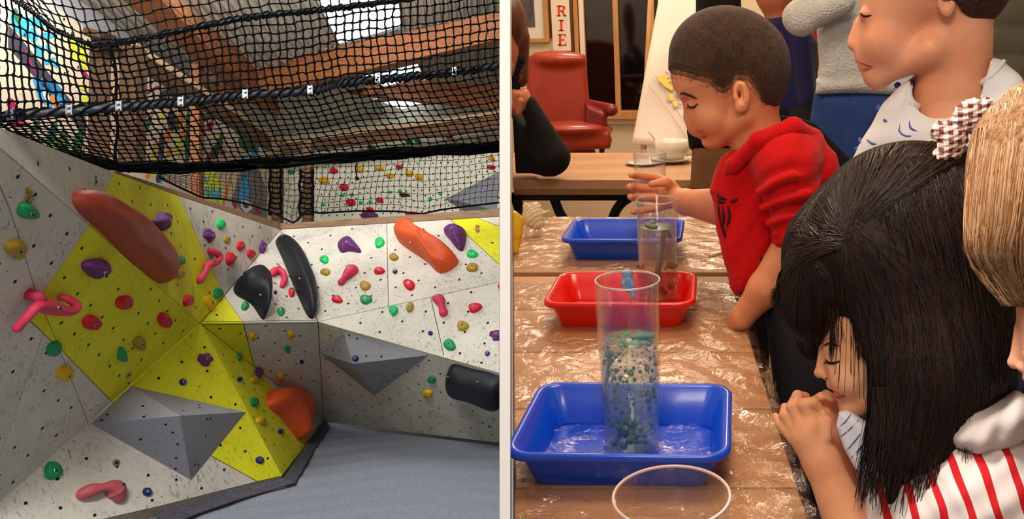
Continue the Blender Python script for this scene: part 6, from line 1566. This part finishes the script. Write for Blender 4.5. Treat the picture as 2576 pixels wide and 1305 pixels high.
# chair back dark shape behind the boy
body('dark_chair_back', SDF([('x', [(1962, 290), (2010, 296), (2050, 310), (2090, 350), (2130, 390), (2180, 440), (2140, 520), (1980, 500)], -12, 12, 10, 0)]), Fr(2060, 380, 1.85), (1940, 275, -20, 2200, 540, 20), 3, mat('black_cloth', (14, 10, 12), .9), label='black jacket draped behind the boy in the red hoodie', cat='jacket')
# ---- grey green jacket at top right
fj = Fr(2520, 120, 2.0); jk = empty('person', fj.w(2540, 900, 0), 'person in a grey green quilted jacket at the top right corner', 'person')
body('quilted_jacket', SDF([('x', [(2430, -80), (2700, -100), (2740, 400), (2460, 420)], -70, 70, 50, 0), ('f', lambda D, X, Y, Z: D - 4 * np.abs(np.sin(Y * .045)))]), fj, (2410, -120, -90, 2760, 440, 90), 6, mat('grey_green_quilt', (84, 78, 62), .75, var=.35, vs=9), jk, smooth_it=1)
body('head', SDF([('e', (2560, -200, 0), (80, 105, 90), 0), ('c', (2560, -130, 0), (2565, -50, 0), 44, 50, 20)]), fj, (2460, -320, -100, 2660, -20, 100), 7, SK_ad, jk)
p = fj.w(2590, 400, 0); legs(jk, p.x, p.y, p.z + .02, M_trs, .085, .085)
# ---- person in black top and khaki trousers behind the cup
fq = Fr(1775, 400, 2.95); kh = empty('person', fq.w(1790, 800, 0), 'person in a black top and khaki trousers behind the boy', 'person')
body('black_top', SDF([('x', [(1752, -40), (1860, -40), (1880, 376), (1735, 376), (1728, 330), (1750, 200)], -40, 40, 26, 0)]), fq, (1715, -60, -55, 1900, 395, 55), 4.5, mat('black_cloth', (14, 10, 12), .9), kh)
body('khaki_trousers', SDF([('x', [(1742, 366), (1870, 366), (1876, 560), (1800, 600), (1744, 500), (1736, 470)], -36, 36, 26, 0), ('c', (1770, 480, 0), (1764, 760, 0), 30, 26, 10), ('c', (1840, 480, 0), (1846, 760, 0), 30, 26, 10)]), fq, (1715, 355, -50, 1890, 800, 50), 4.5, mat('khaki', (126, 88, 50), .85, var=.15, vs=14), kh)
body('head', SDF([('e', (1800, -130, 0), (52, 70, 58), 0), ('c', (1800, -80, 0), (1803, -20, 0), 30, 34, 14)]), fq, (1740, -210, -70, 1860, 10, 70), 5, SK_ad, kh)
# ---- seated adult at the partition, elbow on the back table
fe = Fr(1340, 260, 2.95); el = empty('person', fe.w(1300, 800, 60), 'brown haired adult in glasses and black jumper with an elbow on the back table', 'person')
body('head', SDF([('e', (1262, 110, 0), (52, 92, 66), 0), ('e', (1262, 170, 0), (34, 50, 44), 16), CLIP]), fe, (1284, 10, -75, 1325, 250, 75), 2.6, SK_ad, el)
M_bh = mat('chestnut_hair', (92, 46, 22), .45, var=.5, vs=40, stretch=(1, 1, .2))
body('hair', SDF([('e', (1278, 66, 10), (56, 84, 74), 0), ('c', (1316, 100, 10), (1312, 200, 6), 22, 20, 16), ('se', (1262, 130, -40), (42, 70, 60), 8), CLIP]), fe, (1284, -30, -80, 1350, 240, 95), 2.6, M_bh, el)
body('dark_curls', SDF([('c', (1312, 150, 0), (1298, 216, 0), 17, 14, 8), ('f', lambda D, X, Y, Z: D - 1.6 * np.sin(X * .4) * np.sin(Y * .35 + Z * .3)), CLIP]), fe, (1284, 130, -30, 1340, 240, 30), 2, mat('black_cloth', (14, 10, 12), .9), el)
gl_ = MB(); gl_.tube([fe.w(x, y, -58) for x, y in pline([(1287, 158), (1294, 166), (1297, 174), (1290, 180)], 10)], .0016, 5); gl_.build('glasses', M_steel, el)
body('hand', SDF([('e', (1308, 252, -20), (26, 26, 20), 0), ('c', (1320, 236, -14), (1326, 270, -16), 14, 16, 8), ('c', (1300, 240, -40), (1292, 270, -40), 9, 8, 5), ('c', (1296, 234, -30), (1284, 262, -34), 9, 8, 4), ('c', (1310, 256, -42), (1304, 282, -40), 9, 8, 3), CLIP]), fe, (1284, 215, -65, 1350, 300, 20), 2, SK_ad, el, smooth_it=1)
body('jumper', SDF([('c', (1330, 262, -14), (1386, 392, -10), 22, 42, 0), ('c', (1386, 396, -10), (1374, 406, 10), 42, 40, 8), ('c', (1380, 400, 0), (1262, 330, 70), 40, 60, 26), ('x', [(1270, 250), (1300, 300), (1330, 380), (1350, 440), (1270, 440)], 0, 90, 26, 16), CLIP]), fe, (1284, 240, -70, 1440, 450, 130), 3, mat('black_cloth', (14, 10, 12), .9), el, smooth_it=1)
